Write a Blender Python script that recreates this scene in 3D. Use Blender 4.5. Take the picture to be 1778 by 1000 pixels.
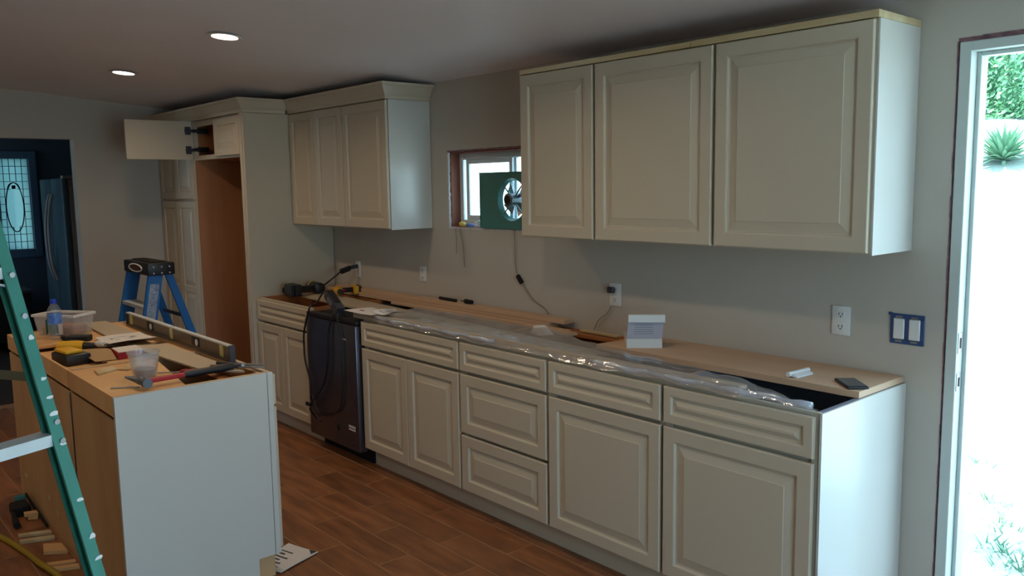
import bpy, bmesh, math, random
from mathutils import Vector, Matrix
random.seed(7)
C = bpy.context.scene.collection
for o in list(bpy.data.objects): bpy.data.objects.remove(o)
PI = math.pi
def lin(c): return c/12.92 if c <= .04045 else ((c+.055)/1.055)**2.4
def rgb(r, g, b): return (lin(r/255), lin(g/255), lin(b/255), 1)

# ---------------------------------------------------------------- camera
CAM = Vector((1.3241, -3.0784, 1.6215)); YAW, PIT, ROL, FPX = .8528, -.1219, -.0154, 1448.5
F = Vector((-math.sin(YAW)*math.cos(PIT), math.cos(YAW)*math.cos(PIT), math.sin(PIT)))
R0 = Vector((math.cos(YAW), math.sin(YAW), 0)); U0 = R0.cross(F)
R_ = math.cos(ROL)*R0 + math.sin(ROL)*U0; U_ = -math.sin(ROL)*R0 + math.cos(ROL)*U0
cd = bpy.data.cameras.new('camera'); cam = bpy.data.objects.new('camera', cd); C.objects.link(cam)
cam.matrix_world = Matrix(((R_.x, U_.x, -F.x, CAM.x), (R_.y, U_.y, -F.y, CAM.y), (R_.z, U_.z, -F.z, CAM.z), (0, 0, 0, 1)))
cd.sensor_width = 36; cd.lens = FPX/1778*36; cd.clip_start = .02; cd.clip_end = 200
bpy.context.scene.camera = cam
def to_px(x, y, z):
    d = Vector((x, y, z)) - CAM; w = d.dot(F)
    if w <= .05: return (-9999, -9999)
    return 889 + FPX*d.dot(R_)/w, 500 - FPX*d.dot(U_)/w

# ---------------------------------------------------------------- sky, sun, exposure
sc = bpy.context.scene
sc.view_settings.view_transform = 'Standard'; sc.view_settings.look = 'None'
sc.view_settings.gamma = 1; sc.view_settings.use_curve_mapping = False
sc.view_settings.exposure = -0.26
W = bpy.data.worlds.new('sky'); sc.world = W; W.use_nodes = True
bgn = W.node_tree.nodes['Background']; bgn.inputs[0].default_value = (.50, .77, 1, 1); bgn.inputs[1].default_value = 8.0
sd_ = bpy.data.lights.new('sun', 'SUN'); sd_.energy = 20; sd_.angle = .02; sd_.color = (1, .98, .94)
sun = bpy.data.objects.new('sun', sd_); C.objects.link(sun)
sun.rotation_euler = Vector((.25, .62, -1.3)).to_track_quat('-Z', 'Y').to_euler()     # sun stands high behind the house, lighting the bank
# daylight portal in the open doorway (guides sky sampling only)
def portal(name, loc, rot, sx, sy):
    l = bpy.data.lights.new(name, 'AREA'); l.shape = 'RECTANGLE'; l.size = sx; l.size_y = sy; l.cycles.is_portal = True
    o = bpy.data.objects.new(name, l); C.objects.link(o); o.location = loc; o.rotation_euler = rot; return o
portal('doorway_portal', (.64, .02, 1.03), (-PI/2, 0, 0), .92, 2.04)
LAMP_W = 5.8          # W of each recessed ceiling lamp
LAMP_COL = (1, .76, .50)

# ---------------------------------------------------------------- helpers
def box(bm, x0, x1, y0, y1, z0, z1, bev=0, seg=1):
    if x0 > x1: x0, x1 = x1, x0
    if y0 > y1: y0, y1 = y1, y0
    if z0 > z1: z0, z1 = z1, z0
    v = [bm.verts.new(p) for p in ((x0,y0,z0),(x1,y0,z0),(x1,y1,z0),(x0,y1,z0),(x0,y0,z1),(x1,y0,z1),(x1,y1,z1),(x0,y1,z1))]
    fs = [bm.faces.new([v[i] for i in q]) for q in ((3,2,1,0),(4,5,6,7),(0,1,5,4),(1,2,6,5),(2,3,7,6),(3,0,4,7))]
    if bev:
        es = list({e for f in fs for e in f.edges})
        r = bmesh.ops.bevel(bm, geom=es, offset=min(bev, .45*min(x1-x0, y1-y0, z1-z0)), segments=seg, profile=.5, affect='EDGES')
        return list({v for f in r['faces'] for v in f.verts})
    return v
def xform(verts, m):
    for v in verts: v.co = m @ v.co
def hexa(bm, P):          # eight points: bottom four, top four
    v = [bm.verts.new(p) for p in P]
    for q in ((3,2,1,0),(4,5,6,7),(0,1,5,4),(1,2,6,5),(2,3,7,6),(3,0,4,7)): bm.faces.new([v[i] for i in q])
    return v
def slab(bm, quad, z0, z1):     # quad of (x,y)
    return hexa(bm, [(x, y, z0) for x, y in quad] + [(x, y, z1) for x, y in quad])
def poly(bm, pts, z0, z1):
    a = [bm.verts.new((x, y, z0)) for x, y in pts]; b = [bm.verts.new((x, y, z1)) for x, y in pts]
    bm.faces.new(a[::-1]); bm.faces.new(b); n = len(pts)
    for i in range(n): bm.faces.new((a[i], a[(i+1) % n], b[(i+1) % n], b[i]))
    return a + b
def beam(bm, p0, p1, ax, w, d):  # bar p0-p1, width w along ax, depth d along the third direction
    p0 = Vector(p0); p1 = Vector(p1); t = (p1-p0).normalized(); ax = Vector(ax); ax = (ax - t*ax.dot(t)).normalized(); b = t.cross(ax)
    P = []
    for p in (p0, p1):
        for s, q in ((-1,-1),(1,-1),(1,1),(-1,1)): P.append(p + ax*s*w/2 + b*q*d/2)
    return hexa(bm, P)
def tube(bm, pts, r, n=8, cap=True):
    pts = [Vector(p) for p in pts]; rings = []; prev = None
    rr = r if isinstance(r, (list, tuple)) else [r]*len(pts)
    for i, p in enumerate(pts):
        t = (pts[min(i+1, len(pts)-1)] - pts[max(i-1, 0)]).normalized()
        if prev is None: a = t.orthogonal().normalized()
        else:
            a = prev - t*prev.dot(t)
            a = a.normalized() if a.length > 1e-6 else t.orthogonal().normalized()
        prev = a; b = t.cross(a)
        rings.append([bm.verts.new(p + (a*math.cos(2*PI*k/n) + b*math.sin(2*PI*k/n))*rr[i]) for k in range(n)])
    for A, B in zip(rings, rings[1:]):
        for k in range(n): bm.faces.new((A[k], A[(k+1) % n], B[(k+1) % n], B[k]))
    if cap: bm.faces.new(rings[0][::-1]); bm.faces.new(rings[-1])
    return [v for q in rings for v in q]
def lathe(bm, prof, n=24, c=(0, 0, 0)):   # prof (r, z)
    rings = []
    for r, z in prof:
        rings.append([bm.verts.new((c[0]+max(r, 1e-4)*math.cos(2*PI*k/n), c[1]+max(r, 1e-4)*math.sin(2*PI*k/n), c[2]+z)) for k in range(n)])
    for A, B in zip(rings, rings[1:]):
        for k in range(n): bm.faces.new((A[k], A[(k+1) % n], B[(k+1) % n], B[k]))
    bm.faces.new(rings[0][::-1]); bm.faces.new(rings[-1])
    return [v for q in rings for v in q]
def smoothpts(pts, k=6):
    pts = [Vector(p) for p in pts]; o = []
    for i in range(len(pts)-1):
        a = pts[max(i-1, 0)]; b = pts[i]; c = pts[i+1]; d = pts[min(i+2, len(pts)-1)]
        for j in range(k):
            t = j/k; o.append(.5*((2*b) + (c-a)*t + (2*a-5*b+4*c-d)*t*t + (3*b-a-3*c+d)*t**3))
    o.append(pts[-1]); return o
def wloc(p):
    v = Vector((0, 0, 0))
    while p is not None: v = v + p.location; p = p.parent
    return v
def obj(name, bm, mat, parent=None, smooth=False, local=False, label=None):
    """links bm as one mesh; world coordinates are made relative to an (unrotated) parent unless local"""
    bmesh.ops.recalc_face_normals(bm, faces=bm.faces)
    if parent is not None and not local:
        w = wloc(parent)
        for v in bm.verts: v.co -= w
    if parent is None and not local and len(bm.verts):
        xs = [v.co.x for v in bm.verts]; ys = [v.co.y for v in bm.verts]; z = min(v.co.z for v in bm.verts)
        loc = Vector(((min(xs)+max(xs))/2, (min(ys)+max(ys))/2, z))
        for v in bm.verts: v.co -= loc
    else: loc = Vector((0, 0, 0))
    me = bpy.data.meshes.new(name); bm.to_mesh(me); bm.free()
    if smooth is True:
        for p in me.polygons: p.use_smooth = True
    if smooth == 'auto':
        for p in me.polygons: p.use_smooth = True
        try: me.set_sharp_from_angle(angle=math.radians(35))
        except Exception: pass
    me.materials.append(mat)
    o = bpy.data.objects.new(name, me); C.objects.link(o); o.location = loc
    if parent is not None: o.parent = parent
    if label: o['label'] = label
    return o
def thing(name, label, cat, loc=(0, 0, 0), rz=0, group=None):
    o = bpy.data.objects.new(name, None); C.objects.link(o); o.location = loc; o.rotation_euler = (0, 0, rz)
    o.empty_display_size = .05; o['label'] = label; o['category'] = cat
    if group: o['group'] = group
    return o
def tag(o, label, cat, group=None, kind=None):
    o['label'] = label; o['category'] = cat
    if group: o['group'] = group
    if kind: o['kind'] = kind
    return o
def struct(name, bm, m, **k):
    o = obj(name, bm, m, **k); o['kind'] = 'structure'; return o
B = bmesh.new

# ---------------------------------------------------------------- materials
def mat(name, col, rough=.5, metal=0, noise=0, nscale=8, bump=0, bscale=60, stretch=(1, 1, 1), col2=None, spec=.5, emit=None, es=0, rnd=0, coat=0):
    m = bpy.data.materials.new(name); m.use_nodes = True; N = m.node_tree.nodes; L = m.node_tree.links; p = N['Principled BSDF']
    p.inputs['Base Color'].default_value = col; p.inputs['Roughness'].default_value = rough; p.inputs['Metallic'].default_value = metal
    p.inputs['Specular IOR Level'].default_value = spec
    if coat: p.inputs['Coat Weight'].default_value = coat
    if emit: p.inputs['Emission Color'].default_value = emit; p.inputs['Emission Strength'].default_value = es
    if noise or bump or rnd:
        tc = N.new('ShaderNodeTexCoord'); mp = N.new('ShaderNodeMapping'); L.new(tc.outputs['Object'], mp.inputs[0]); mp.inputs['Scale'].default_value = stretch
        if rnd:
            oi = N.new('ShaderNodeObjectInfo'); vm = N.new('ShaderNodeVectorMath'); vm.operation = 'ADD'; ms = N.new('ShaderNodeMath'); ms.operation = 'MULTIPLY'; ms.inputs[1].default_value = 37
            L.new(oi.outputs['Random'], ms.inputs[0]); L.new(tc.outputs['Object'], vm.inputs[0]); L.new(ms.outputs[0], vm.inputs[1]); L.new(vm.outputs[0], mp.inputs[0])
    if noise or rnd:
        nz = N.new('ShaderNodeTexNoise'); nz.inputs['Scale'].default_value = nscale; nz.inputs['Detail'].default_value = 6; L.new(mp.outputs[0], nz.inputs[0])
        mx = N.new('ShaderNodeMix'); mx.data_type = 'RGBA'
        c2 = col2 or tuple(c*(1-noise) for c in col[:3])+(1,)
        mr = N.new('ShaderNodeMapRange'); mr.inputs[1].default_value = .3; mr.inputs[2].default_value = .7; L.new(nz.outputs[0], mr.inputs[0])
        L.new(mr.outputs[0], mx.inputs[0]); mx.inputs[6].default_value = col; mx.inputs[7].default_value = c2
        out = mx.outputs[2]
        if rnd:
            hs = N.new('ShaderNodeHueSaturation'); r2 = N.new('ShaderNodeMapRange'); r2.inputs[3].default_value = 1-rnd; r2.inputs[4].default_value = 1+rnd
            L.new(oi.outputs['Random'], r2.inputs[0]); L.new(r2.outputs[0], hs.inputs['Value']); L.new(out, hs.inputs['Color']); out = hs.outputs[0]
        L.new(out, p.inputs['Base Color'])
    if bump:
        nb = N.new('ShaderNodeTexNoise'); nb.inputs['Scale'].default_value = bscale; nb.inputs['Detail'].default_value = 4; L.new(mp.outputs[0], nb.inputs[0])
        bp = N.new('ShaderNodeBump'); bp.inputs['Strength'].default_value = bump; bp.inputs['Distance'].default_value = .003; L.new(nb.outputs[0], bp.inputs['Height']); L.new(bp.outputs[0], p.inputs['Normal'])
    return m
def film(name, col, fac, rough=.08, bump=.6, refl=.05):
    m = bpy.data.materials.new(name); m.use_nodes = True; N = m.node_tree.nodes; L = m.node_tree.links; N.remove(N['Principled BSDF'])
    t = N.new('ShaderNodeBsdfTransparent'); g = N.new('ShaderNodeBsdfGlossy'); g.inputs['Roughness'].default_value = rough; g.inputs[0].default_value = (1, 1, 1, 1)
    d = N.new('ShaderNodeBsdfDiffuse'); d.inputs[0].default_value = col
    t.inputs[0].default_value = (.95, .96, .97, 1)
    la = N.new('ShaderNodeLayerWeight'); la.inputs[0].default_value = .5; lp = N.new('ShaderNodeMath'); lp.operation = 'POWER'; lp.inputs[1].default_value = 3.5
    lw = N.new('ShaderNodeMapRange'); lw.inputs[3].default_value = refl; lw.inputs[4].default_value = .95; L.new(la.outputs['Facing'], lp.inputs[0]); L.new(lp.outputs[0], lw.inputs[0])
    m1 = N.new('ShaderNodeMixShader'); m1.inputs[0].default_value = fac; L.new(t.outputs[0], m1.inputs[1]); L.new(d.outputs[0], m1.inputs[2])
    m2 = N.new('ShaderNodeMixShader'); L.new(lw.outputs[0], m2.inputs[0]); L.new(m1.outputs[0], m2.inputs[1]); L.new(g.outputs[0], m2.inputs[2])
    L.new(m2.outputs[0], N['Material Output'].inputs[0])
    if bump:
        tc = N.new('ShaderNodeTexCoord'); mp = N.new('ShaderNodeMapping'); mp.inputs['Scale'].default_value = (5, 22, 22); nz = N.new('ShaderNodeTexNoise'); nz.inputs['Scale'].default_value = 2; nz.inputs['Detail'].default_value = 3
        bp = N.new('ShaderNodeBump'); bp.inputs['Strength'].default_value = bump; bp.inputs['Distance'].default_value = .01
        L.new(tc.outputs['Object'], mp.inputs[0]); L.new(mp.outputs[0], nz.inputs[0]); L.new(nz.outputs[0], bp.inputs['Height']); L.new(bp.outputs[0], g.inputs['Normal'])
    return m
PAINT = mat('cream_cabinet_paint', rgb(197, 185, 164), .42, bump=.03, bscale=90)
PANELP = mat('cabinet_end_skin', rgb(206, 205, 198), .24, bump=.02)
WALL = mat('wall_paint', rgb(190, 183, 172), .85, noise=.04, nscale=3, bump=.12, bscale=120)
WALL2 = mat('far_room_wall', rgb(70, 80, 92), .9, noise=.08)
CEIL = mat('ceiling_paint', rgb(236, 232, 236), .5, noise=.04, nscale=2, bump=.05, bscale=80)
MAPLE = mat('maple_veneer', rgb(190, 128, 76), .45, noise=.3, nscale=5, stretch=(1, 1, .15), col2=rgb(166, 104, 58), bump=.05)
REDPLY = mat('fridge_bay_plywood', rgb(186, 130, 90), .42, noise=.3, nscale=4, stretch=(1, 1.5, .2), col2=rgb(160, 106, 72))
PLY = mat('birch_plywood', rgb(226, 182, 126), .55, noise=.3, nscale=5, stretch=(1, .25, 1), col2=rgb(206, 154, 102))
PLYV = mat('island_back_plywood', rgb(208, 170, 124), .55, noise=.35, nscale=4, stretch=(1, 1, .3), col2=rgb(182, 142, 100), bump=.05)
PINE = mat('pine_strip', rgb(216, 202, 168), .6, noise=.2, nscale=4, stretch=(.3, 3, 3), col2=rgb(186, 160, 112))
MDF = mat('tan_board', rgb(206, 172, 142), .6, noise=.12, nscale=4, stretch=(.4, 2, 2))
FILLER = mat('greige_filler_board', rgb(182, 166, 142), .5)
TILE = mat('wood_look_tile', rgb(158, 102, 62), .42, noise=.3, nscale=3.2, stretch=(1.2, 6, 1), col2=rgb(112, 70, 44), bump=.08, bscale=30, rnd=.16)
GROUT = mat('grout', rgb(168, 128, 92), .9, noise=.1)
BLACK = mat('black_plastic', rgb(24, 24, 28), .45)
BLACKM = mat('matt_black', rgb(14, 14, 16), .8)
DARK = mat('dark_grey_plastic', rgb(56, 58, 66), .4)
STEEL = mat('dark_stainless', rgb(104, 104, 116), .28, metal=.85, noise=.1, nscale=3, stretch=(1, 1, 8))
STEELL = mat('steel_edge', rgb(150, 148, 156), .35, metal=.7)
METAL = mat('bare_metal', rgb(170, 170, 172), .35, metal=.9)
ALU = mat('aluminium', rgb(214, 220, 222), .45, metal=.35, noise=.15, nscale=6)
WHITE = mat('white_plastic', rgb(222, 222, 220), .4)
TRIMW = mat('door_frame_white', rgb(196, 206, 202), .5, noise=.05)
VINYL = mat('white_vinyl', rgb(214, 222, 226), .35)
PAPER = mat('paper', rgb(216, 210, 206), .8)
INK = mat('ink', rgb(60, 66, 74), .8)
INKL = mat('faint_ink', rgb(140, 146, 158), .8)
CARD = mat('cardboard', rgb(176, 142, 100), .8, noise=.1)
YELLOW = mat('tool_yellow', rgb(222, 168, 20), .45)
RED = mat('red', rgb(168, 20, 34), .5)
ORANGE = mat('orange_grip', rgb(214, 110, 20), .5)
BLUE = mat('blue_fibreglass', rgb(14, 102, 178), .4, noise=.15, nscale=12)
BLUEC = mat('blue_cap', rgb(20, 60, 190), .4)
BLUEL = mat('blue_label', rgb(36, 96, 200), .45, noise=.3, nscale=40, col2=rgb(120, 160, 220))
GREENL = mat('green_fibreglass', rgb(56, 134, 118), .4, noise=.2, nscale=14, bump=.1)
FANG = mat('green_fan_enamel', rgb(72, 130, 126), .4)
STUD = mat('red_brown_stud', rgb(140, 84, 66), .75, noise=.2, nscale=8, stretch=(3, 3, .5))
ROUGH = mat('raw_gap', rgb(146, 112, 118), .95, noise=.5, nscale=30)
TORN = mat('torn_gypsum', rgb(214, 214, 214), .9, noise=.2, nscale=60, bump=.4)
OLIVE = mat('dull_bronze_bar', rgb(118, 108, 84), .45, metal=.4)
CABLE = mat('yellow_cord', rgb(158, 128, 22), .5)
WIRE = mat('grey_wire', rgb(136, 128, 118), .6)
BOXBL = mat('electrical_box_blue', rgb(48, 76, 122), .5)
GRASS = mat('dry_bank', rgb(196, 200, 200), .95, noise=.35, nscale=2.5, col2=rgb(150, 172, 160), bump=.2, bscale=8)
LEAF = mat('hedge_leaf', rgb(136, 190, 140), .6, noise=.5, nscale=1.5, col2=rgb(84, 140, 104))
YUC = mat('yucca_leaf', rgb(104, 146, 118), .5)
FRIDGEW = mat('fridge_grey', rgb(146, 142, 142), .5)
FRIDGEF = mat('fridge_front_slate', rgb(70, 92, 104), .35, metal=.3)
SIDING = mat('outer_siding', rgb(200, 196, 188), .8)
CLEAR = film('clear_plastic', (.8, .85, .9, 1), .10, .06, .3)
WRAP = film('shrink_wrap', (.75, .8, .88, 1), .13, .07, .8, .16)
FROST = film('cloudy_plastic', (.8, .8, .8, 1), .22, .2, .2)
GLASS = film('window_glass', (.8, .9, .9, 1), .03, .01, 0)
BOTTLE = film('bottle_plastic', (.7, .75, .8, 1), .12, .05, .3)
LAMPM = mat('lamp_diffuser', (1, 1, 1, 1), .5, emit=(1, .86, .70, 1), es=9)
lg = bpy.data.materials.new('leaded_glass'); lg.use_nodes = True
n_ = lg.node_tree.nodes; l_ = lg.node_tree.links; n_.remove(n_['Principled BSDF'])
tr = n_.new('ShaderNodeBsdfTranslucent'); tr.inputs[0].default_value = (.20, .28, .28, 1); l_.new(tr.outputs[0], n_['Material Output'].inputs[0])

# ---------------------------------------------------------------- room shell
def ceil_z(y): return 2.24 + .085*abs(min(y, 0))
XL, XR, YN = -5.9, 2.6, -4.6
# floor slab with wood-look tiles
bm = B(); box(bm, XL-.12, XR+.12, YN-.12, .12, -.12, -.0012); floor = struct('floor', bm, GROUT)
L_, Wt, J = .598, .159, .0045
tile_mesh = {}
def tile_me(l, w):
    k = (round(l, 3), round(w, 3))
    if k not in tile_mesh:
        b = B(); box(b, -l/2, l/2, -w/2, w/2, -.012, 0, bev=.0012)
        me = bpy.data.meshes.new('tile'); b.to_mesh(me); b.free(); me.materials.append(TILE); tile_mesh[k] = me
    return tile_mesh[k]
allt = []
for r in range(-30, 6):
    yc = -.789 - .0795 + .159*r*1.0
    if yc > -.02 or yc < YN+.08: continue
    off = .3*(r % 2) - .0
    for k in range(-12, 14):
        x0 = -2.86 + off + .6*k
        a = max(x0, XL+.003); b_ = min(x0+.6, XR-.003)
        if b_ - a < .05: continue
        px = [to_px(x, y, 0) for x in (a, b_) for y in (yc-.08, yc+.08)]
        vis = any(-20 < p[0] < 1800 and -20 < p[1] < 1030 for p in px) and not (yc > -.5)
        allt.append((vis, (Vector(((a+b_)/2, yc, 0))-CAM).length, a, b_, yc))
allt.sort(key=lambda t: (not t[0], t[1]))
fw = wloc(floor); rest = B()
for i, (vis, d, a, b_, yc) in enumerate(allt):
    if i < 290 and vis:
        o = bpy.data.objects.new('tile', tile_me(b_-a-J, Wt-J)); C.objects.link(o); o.parent = floor; o.location = Vector(((a+b_)/2, yc, 0)) - fw
    else: box(rest, a+J/2, b_-J/2, yc-Wt/2, yc+Wt/2-J, -.012, 0)
o = obj('tile_field', rest, TILE, floor); o['kind'] = 'stuff'
# ceiling: gently sloped plane, thick
bm = B(); yb = YN-.12
hexa(bm, [(XL-.12, yb, ceil_z(yb)), (XR+.12, yb, ceil_z(yb)), (XR+.12, .14, 2.24), (XL-.12, .14, 2.24), (XL-.12, yb, ceil_z(yb)+.25), (XR+.12, yb, ceil_z(yb)+.25), (XR+.12, .14, 2.52), (XL-.12, .14, 2.52)])
struct('ceiling', bm, CEIL)
# kitchen wall (y = 0 .. .13) with window hole and doorway
WX0, WX1, WZ0, WZ1 = -2.775, -1.93, 1.374, 1.836; DX0, DX1, DZ = .134, 1.13, 2.094
bm = B(); T = .13
box(bm, XL-.12, WX0, 0, T, -.1, 2.5); box(bm, WX0, WX1, 0, T, -.1, WZ0); box(bm, WX0, WX1, 0, T, WZ1, 2.5); box(bm, WX1, DX0, 0, T, -.1, 2.5)
box(bm, DX0, DX1, 0, T, DZ, 2.5); box(bm, DX1, XR+.12, 0, T, -.1, 2.5)
struct('wall_back', bm, WALL)
RY0, RY1, RZ0, RZ1 = -2.85, -1.15, .12, 2.05
bm = B(); box(bm, XR, XR+.12, YN-.12, RY0, -.1, 2.9); box(bm, XR, XR+.12, RY1, 0, -.1, 2.9); box(bm, XR, XR+.12, RY0, RY1, -.1, RZ0); box(bm, XR, XR+.12, RY0, RY1, RZ1, 2.9); struct('wall_right', bm, WALL)
w3 = bpy.data.objects.new('fill_window', None); C.objects.link(w3); w3.location = (XR+.06, (RY0+RY1)/2, RZ0); w3['kind'] = 'structure'  # added out-of-view window, lets in cool fill daylight
w3['label'] = 'added two-part fill-light window in the right wall, outside the picture'; w3['category'] = 'window'
bm = B()
for a in ((RY0, RY0+.05, RZ0, RZ1), (RY1-.05, RY1, RZ0, RZ1), (RY0+.05, RY1-.05, RZ0, RZ0+.05), (RY0+.05, RY1-.05, RZ1-.05, RZ1), ((RY0+RY1)/2-.03, (RY0+RY1)/2+.03, RZ0+.05, RZ1-.05)): box(bm, XR+.03, XR+.09, *a, bev=.003)
obj('window_frame', bm, mat('fill_window_vinyl', rgb(214, 222, 226), .35), w3)
portal('fill_window_portal', (XR+.1, (RY0+RY1)/2, (RZ0+RZ1)/2), (0, PI/2, 0), RZ1-RZ0, RY1-RY0)
bm = B(); box(bm, XL-.12, XR+.12, YN-.12, YN, -.1, 2.95); struct('wall_front', bm, WALL)
OY0, OY1, OZ = -2.45, -1.292, 2.036
bm = B(); box(bm, XL-.12, XL, OY1, 0, -.1, 2.9); box(bm, XL-.12, XL, YN-.12, OY0, -.1, 2.9); box(bm, XL-.12, XL, OY0, OY1, OZ, 2.9)
struct('wall_left', bm, WALL)
# ---- the room beyond the opening
FX = -9.2
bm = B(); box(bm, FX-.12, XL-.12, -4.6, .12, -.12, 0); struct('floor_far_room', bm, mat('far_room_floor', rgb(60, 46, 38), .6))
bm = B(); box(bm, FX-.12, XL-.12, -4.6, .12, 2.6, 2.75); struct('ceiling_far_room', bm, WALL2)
bm = B(); box(bm, FX-.12, XL-.12, 0, .12, 0, 2.6); box(bm, FX-.12, -8.9, -4.6, -4.48, 0, 2.6); box(bm, -7.6, XL-.12, -4.6, -4.48, 0, 2.6); box(bm, -8.9, -7.6, -4.6, -4.48, 0, .9); box(bm, -8.9, -7.6, -4.6, -4.48, 2.1, 2.6); struct('wall_far_room', bm, WALL2)  # opening in the unseen side wall is added to brighten the far room
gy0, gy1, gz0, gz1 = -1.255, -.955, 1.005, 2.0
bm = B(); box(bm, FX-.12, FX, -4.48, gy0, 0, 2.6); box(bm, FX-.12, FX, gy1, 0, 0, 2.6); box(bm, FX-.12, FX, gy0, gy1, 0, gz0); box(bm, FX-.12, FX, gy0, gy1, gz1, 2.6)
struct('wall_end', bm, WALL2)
win = thing('window_2', 'narrow leaded glass window with oval centre in the dark far room', 'window', (FX, (gy0+gy1)/2, gz0)); win['kind'] = 'structure'
FRM = mat('far_window_frame', rgb(70, 96, 120), .6)
bm = B()
for a in ((gy0-.075, gy0, gz0-.09, gz1+.08), (gy1, gy1+.075, gz0-.09, gz1+.08), (gy0, gy1, gz1, gz1+.08), (gy0, gy1, gz0-.09, gz0)): box(bm, FX-.02, FX+.025, *a, bev=.004)
obj('window_frame', bm, FRM, win)
bm = B(); box(bm, FX-.06, FX-.054, gy0, gy1, gz0, gz1); obj('pane', bm, lg, win)
bm = B(); yc = (gy0+gy1)/2; zc = 1.47
def came(a, b): beam(bm, (FX-.05, *a), (FX-.05, *b), (1, 0, 0), .008, .006)
def inov(y, z): return ((y-yc)/.085)**2 + ((z-zc)/.27)**2 < 1
for i in range(1, 5):
    y = gy0 + .3*i/5
    for k in range(12):
        z0 = gz0+k*.083; z1 = z0+.083
        if not inov(y, (z0+z1)/2): came((y, z0), (y, z1))
for k in range(1, 12):
    z = gz0+k*.083
    for i in range(5):
        y0 = gy0+.06*i
        if not inov(y0+.03, z): came((y0, z), (y0+.06, z))
tube(bm, [(FX-.05, yc+.085*math.cos(t*PI/16), zc+.27*math.sin(t*PI/16)) for t in range(33)], .006, 6)
tube(bm, [(FX-.05, yc+.06*math.cos(t*PI/8), 1.66+.08*math.sin(t*PI/8)) for t in range(9)], .006, 6)
box(bm, FX-.054, FX-.046, yc-.018, yc+.018, 1.67, 1.71)
obj('lead_cames', bm, BLACKM, win)
# refrigerator in the far room
fr = thing('refrigerator', 'tall grey refrigerator with curved handle standing in the dark far room', 'refrigerator', (-7.43, -.78, 0))
bm = B(); box(bm, -7.85, -7.0, -1.09, -.42, .03, 1.74, bev=.006); obj('cabinet_body', bm, FRIDGEW, fr)
for a, b in ((-7.845, -7.43), (-7.42, -7.005)):
    bm = B(); box(bm, a, b, -1.145, -1.092, .06, 1.75, bev=.012, seg=2); d = obj('door', bm, FRIDGEF, fr, smooth='auto')
    x = -7.475 if b < -7.425 else -7.375
    bm = B(); tube(bm, smoothpts([(x, -1.145, 1.62), (x, -1.175, 1.5), (x, -1.2, 1.25), (x, -1.19, .95), (x, -1.145, .8)], 4), .013, 8)
    obj('handle', bm, FRIDGEW, d, smooth=True)
bm = B(); box(bm, -7.10, -7.02, -1.13, -1.05, 1.745, 1.775, bev=.004); obj('hinge_cover', bm, FRIDGEW, fr)
sb = thing('sideboard', 'dark low sideboard under the leaded window in the far room', 'sideboard', (-8.7, -1.7, 0))
bm = B(); box(bm, -9.0, -8.45, -2.6, -1.18, .1, .60, bev=.005); obj('body', bm, BLACKM, sb)
bm = B(); box(bm, -9.02, -8.42, -2.63, -1.16, .60, .63, bev=.004); obj('top', bm, DARK, sb)
for x in (-8.95, -8.5):
    for y in (-2.55, -1.24): bm = B(); box(bm, x-.025, x+.025, y-.025, y+.025, 0, .1); obj('leg', bm, BLACKM, sb)

# ---------------------------------------------------------------- doorway on the right (door itself removed)
dr = bpy.data.objects.new('door_1', None); C.objects.link(dr); dr.location = (.64, .06, 0); dr['kind'] = 'structure'
dr['label'] = 'open exterior doorway with an unpainted white frame and rough drywall gap'; dr['category'] = 'doorway'
bm = B()   # jagged gap between drywall and frame
for k in range(28):
    z0 = k*.0745; w = random.uniform(0, .004)
    box(bm, DX0-.001, .1403, .004, .03, z0, z0+.0745); box(bm, DX0-.001-w*.7, DX0+.0005, -.0015, .004, z0, z0+.0745)
for k in range(13):
    x0 = DX0+k*.075; w = random.uniform(.002, .007); box(bm, x0, x0+.075, -.0015, .004, DZ-.001, DZ+w)
box(bm, DX0, DX1, .004, .03, 2.082, DZ)
obj('drywall_gap', bm, ROUGH, dr)
bm = B(); box(bm, .1405, .178, -.004, .13, 0, 2.082, bev=.002); box(bm, 1.086, 1.118, -.004, .13, 0, 2.082, bev=.002); box(bm, .178, 1.086, -.004, .13, 2.05, 2.082, bev=.002)
obj('jamb', bm, TRIMW, dr)
bm = B(); box(bm, .178, .192, .05, .10, 0, 2.05, bev=.002); box(bm, 1.072, 1.086, .05, .10, 0, 2.05, bev=.002); box(bm, .192, 1.072, .05, .10, 2.036, 2.05, bev=.002)
obj('door_stop', bm, TRIMW, dr)
bm = B(); box(bm, .10, .178, .131, .15, -.1, 2.13, bev=.003); box(bm, 1.086, 1.17, .131, .15, -.1, 2.13, bev=.003); box(bm, .178, 1.086, .131, .15, 2.05, 2.13, bev=.003)
obj('outer_casing', bm, TRIMW, dr)
bm = B(); box(bm, .178, 1.086, -.02, .14, 0, .02, bev=.004); obj('threshold', bm, METAL, dr)
for z, h in ((1.045, .075), (.905, .065)):
    bm = B(); box(bm, .1775, .1805, .005, .038, z-h/2, z+h/2, bev=.001); s = obj('strike_plate', bm, METAL, dr, label='metal strike plate')
    bm = B(); box(bm, .1803, .1809, .014, .03, z-h/4, z+h/4); obj('latch_hole', bm, BLACKM, s)

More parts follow.
